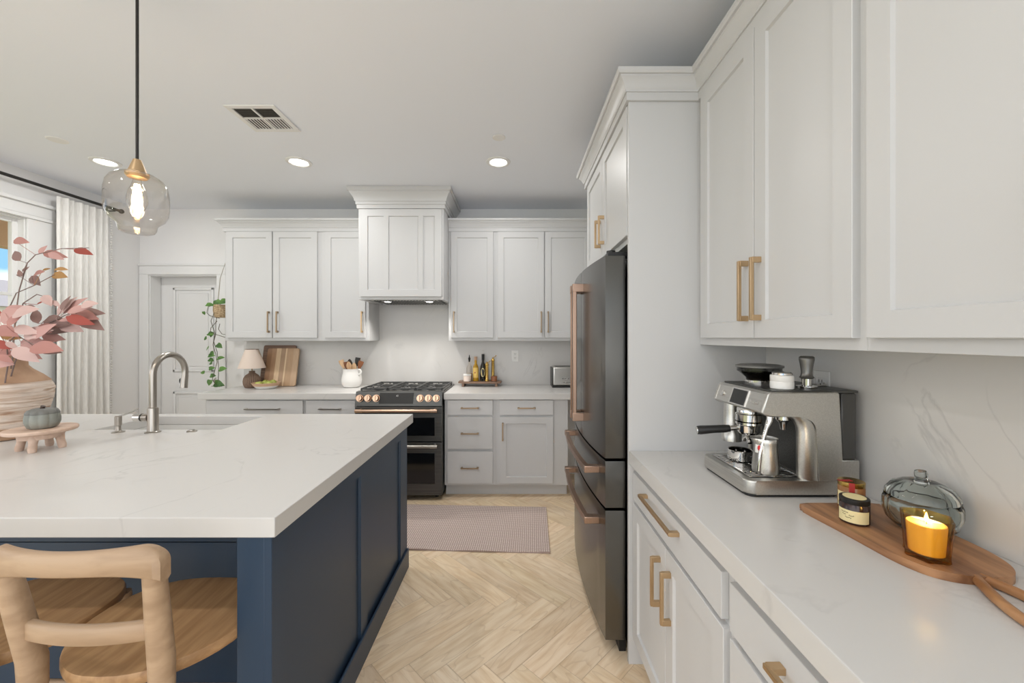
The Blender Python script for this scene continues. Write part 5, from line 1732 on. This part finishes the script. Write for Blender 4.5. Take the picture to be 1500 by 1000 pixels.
# things on top
ZM = Zh1 + .0042
cx1, cy1 = .8516, 1.262
t = thing('canister', 'white round canister with steel top on the espresso machine', 'canister', (cx1, cy1, ZM))
mb = MB(); mb.lathe((cx1, cy1, ZM), [(.031, 0), (.033, .002), (.033, .022), (.032, .0235), (.033, .025), (.033, .042), (.030, .044), (.001, .044)], 36); part('body', mb, M['ceramic'], t)
mb = MB(); mb.lathe((cx1, cy1, ZM), [(.028, .0442), (.0285, .050), (.025, .053), (.001, .053)], 32); part('lid', mb, M['chrome'], t)
tx_, ty_ = .940, 1.275
t = thing('tamper', 'grey handled coffee tamper standing on the espresso machine', 'tamper', (tx_, ty_, ZM))
mb = MB(); mb.lathe((tx_, ty_, ZM), [(.0285, 0), (.029, .002), (.029, .007), (.014, .009), (.014, .030), (.001, .030)], 32); part('base', mb, M['chrome'], t)
mb = MB(); mb.lathe((tx_, ty_, ZM), [(.016, .0302), (.021, .034), (.0165, .040), (.0150, .050), (.0185, .078), (.0215, .092), (.0210, .099), (.017, .1025), (.001, .103)], 32); part('handle', mb, plain('grey anodised aluminium', (128, 127, 124), .32, .8), t, ang=60)
mb = MB(); mb.tube([(1.084, 1.395, 1.215), (1.064, 1.36, 1.254), (1.035, 1.32, 1.2515), (.985, 1.305, 1.2515)], .003, 8)
solo('power_cord', mb, M['steel'], 'thin grey cord behind the tamper', 'cord', (1.0, 1.3, 1.25))

# =================================================================== PADDLE BOARD AND THINGS ON IT
outl = [(.812, 1.122), (.806, 1.100), (.812, 1.04), (.818, .98), (.822, .92), (.826, .87), (.836, .832), (.852, .806), (.880, .788), (.915, .780), (.955, .777), (.990, .784), (1.018, .808), (1.036, .842), (1.046, .890), (1.048, .950), (1.042, 1.03), (1.036, 1.10), (1.028, 1.120), (1.012, 1.127), (.830, 1.128)]
def smooth_closed(p, n=4):
    out = []
    L_ = len(p)
    for i in range(L_):
        p0, p1, p2, p3 = p[i - 1], p[i], p[(i + 1) % L_], p[(i + 2) % L_]
        for k in range(n):
            s = k / n
            out.append(tuple(.5 * ((2 * p1[j]) + (-p0[j] + p2[j]) * s + (2 * p0[j] - 5 * p1[j] + 4 * p2[j] - p3[j]) * s * s + (-p0[j] + 3 * p1[j] - 3 * p2[j] + p3[j]) * s ** 3) for j in (0, 1)))
    return out
t = thing('paddle_board', 'leaf shaped acacia paddle board with loop handle under the candle', 'serving board', (.93, .95, ZT))
mb = MB(); mb.prism(smooth_closed(outl), lambda u, v, w: (u, v, w), ZT + .0003, ZT + .018, .0045, 3); part('board', mb, M['acacia'], t, ang=50)
mb = MB()
lp = [(.930, .790), (.939, .762), (.944, .72), (.938, .665), (.918, .625), (.890, .612), (.866, .625), (.862, .665), (.878, .715), (.900, .757), (.916, .785)]
pts = []
for i in range(len(lp) - 1):
    for k in range(4):
        s = k / 4
        p0 = lp[max(i - 1, 0)]; p1 = lp[i]; p2 = lp[i + 1]; p3 = lp[min(i + 2, len(lp) - 1)]
        pts.append(tuple(.5 * ((2 * p1[j]) + (-p0[j] + p2[j]) * s + (2 * p0[j] - 5 * p1[j] + 4 * p2[j] - p3[j]) * s * s + (-p0[j] + 3 * p1[j] - 3 * p2[j] + p3[j]) * s ** 3) for j in (0, 1)) + (ZT + .0098,))
pts.append(lp[-1] + (ZT + .0098,))
mb.tube(pts, .0096, 14); part('handle', mb, M['acacia_light'], t, ang=60)
ZBd = ZT + .0183

def jam(label, x, y, body_mat, lid_mat, h, r, top, band):
    t = thing('jam_jar', label, 'jar', (x, y, ZBd), 'small jars on the paddle board')
    mb = MB(); mb.lathe((x, y, ZBd), [(r * .88, 0), (r, .003), (r, h - .016), (r * .9, h - .012), (r * .9, h - .0118), (.001, h - .0118)], 40); part('glass', mb, body_mat, t, ang=50)
    mb = MB(); mb.lathe((x, y, ZBd), [(r * .97, h - .0135), (r * 1.0, h - .012), (r * 1.0, h - .001), (r * .95, h), (.001, h)], 40); l = part('lid', mb, lid_mat, t)
    return t, l
jr = .031
jx1, jy1 = .868, 1.012
t, l = jam('dark preserve jar with black lid and cream label', jx1, jy1, M['honey'], M['black'], .064, jr, None, None)
mb = MB(); mb.lathe((jx1, jy1, ZBd), [(.024, .0641), (.024, .0646), (.001, .0646)], 36); part('lid_label', mb, M['cream_label'], l)
mb = MB()
A0, A1 = R(-205), R(-68)
mb.loft([[(jx1 + (jr + .0004) * math.cos(A0 + (A1 - A0) * k / 20), jy1 + (jr + .0004) * math.sin(A0 + (A1 - A0) * k / 20), ZBd + z) for k in range(21)] for z in (.006, .036)], False, False)
pl_ = part('paper_label', mb, M['cream_label'], t)
mb = MB()
def lab_strip(a0, a1, z, th):
    mb.loft([[(jx1 + (jr + .0007) * math.cos(R(a0 + (a1 - a0) * k / 6)), jy1 + (jr + .0007) * math.sin(R(a0 + (a1 - a0) * k / 6)), ZBd + zz) for k in range(7)] for zz in (z, z + th)], False, False)
for a0, a1, z in ((-182, -150, .029), (-176, -158, .0235), (-150, -128, .0225), (-165, -140, .017)):
    n_ = int((a1 - a0) / 5)
    for k in range(n_):
        lab_strip(a0 + k * 5, a0 + k * 5 + 3.4, z - (.001 if k % 3 else 0), .0022)
part('lettering', mb, M['ink'], pl_)
t, l = jam('amber preserve jar with gold lid and red seal behind the dark jar', .925, 1.088, M['amber_jam'], M['gold'], .078, .030, None, None)
mb = MB()
mb.box(.925 - .036, .925 + .0, 1.088 - .0065, 1.088 + .0065, ZBd + .0781, ZBd + .0786)
mb.loft([[(.925 + .0305 * math.cos(a), 1.088 + .0305 * math.sin(a), ZBd + z) for a in [R(-140 + 3 * k) for k in range(9)]] for z in (.050, .0785)], False, False)
part('seal', mb, M['red'], l)
mb = MB(); mb.loft([[(.925 + .0304 * math.cos(a), 1.088 + .0304 * math.sin(a), ZBd + z) for a in [R(-200 + 6 * k) for k in range(20)]] for z in (.010, .050)], False, False)
part('paper_label', mb, M['cream_label'], t)

# glass pumpkin jar
gxp, gyp = 1.001, .975
t = thing('glass_pumpkin', 'clear ribbed glass pumpkin jar with lid on the paddle board', 'glass jar', (gxp, gyp, ZBd))
bo = [(.042, 0), (.050, .002), (.066, .020), (.0735, .044), (.0725, .066), (.068, .076)]
bi = [(.064, .076), (.0685, .064), (.0695, .044), (.062, .022), (.046, .006), (.001, .005)]
mb = MB(); mb.lathe((gxp, gyp, ZBd), [(.001, .0)] + bo + bi, 96, lobes=10, amp=.06, cap=False); part('bowl', mb, M['pumpkin_glass'], t, ang=70)
mb = MB(); mb.lathe((gxp, gyp, ZBd), [(.064, .0765), (.0695, .078), (.067, .090), (.056, .106), (.036, .116), (.016, .114), (.013, .112), (.030, .109), (.050, .100), (.060, .088), (.062, .078), (.064, .0765)], 96, lobes=10, amp=.06, cap=False); ld = part('lid', mb, M['pumpkin_glass'], t, ang=70)
mb = MB(); mb.tube([(gxp, gyp, ZBd + .112), (gxp, gyp, ZBd + .122), (gxp - .001, gyp, ZBd + .136), (gxp - .002, gyp, ZBd + .142)], [.015, .0115, .0125, .011], 20); part('stem', mb, M['pumpkin_glass'], ld, ang=70)

# lit votive in a lobed amber glass
vcx, vcy = .8857, .852
t = thing('candle_holder', 'lit candle in a fluted amber glass on the paddle board', 'candle', (vcx, vcy, ZBd))
def flute(prof, seg=96, lob=6):
    mb = MB()
    rings = []
    for r, z, amp in prof:
        ring = []
        for q in range(seg):
            a = 2 * math.pi * q / seg
            k = abs(math.cos(a * lob / 2 + .5))
            ring.append((vcx + r * (1 + amp * (k ** 5)) * math.cos(a), vcy + r * (1 + amp * (k ** 5)) * math.sin(a), ZBd + z))
        rings.append(ring)
    mb.loft(rings, True, False)
    return mb
part('glass', flute([(.001, .0, 0), (.032, .0, .16), (.034, .003, .18), (.0335, .012, .16), (.0365, .05, .14), (.0395, .086, .14), (.0395, .088, .13), (.0375, .087, .05), (.0345, .05, .03), (.0315, .012, .02), (.001, .010, 0)]), M['amber_glass'], t, ang=70)
mb = MB(); mb.lathe((vcx, vcy, ZBd), [(.001, .0105), (.0285, .0105), (.0322, .070), (.031, .072), (.012, .070), (.001, .069)], 36); wx = part('wax', mb, M['wax'], t)
mb = MB(); mb.cyl((vcx, vcy, ZBd + .068), (vcx + .001, vcy, ZBd + .076), .0008, None, 6); part('wick', mb, M['black'], wx)
mb = MB(); mb.lathe((vcx, vcy, ZBd), [(.001, .074), (.0032, .077), (.0038, .080), (.0024, .087), (.0006, .094)], 14); part('flame', mb, M['flame'], wx, ang=70)
lamp('candle_lamp', 'POINT', (vcx, vcy, ZBd + .083), .9, (1, .85, .58), .004, parent=t)
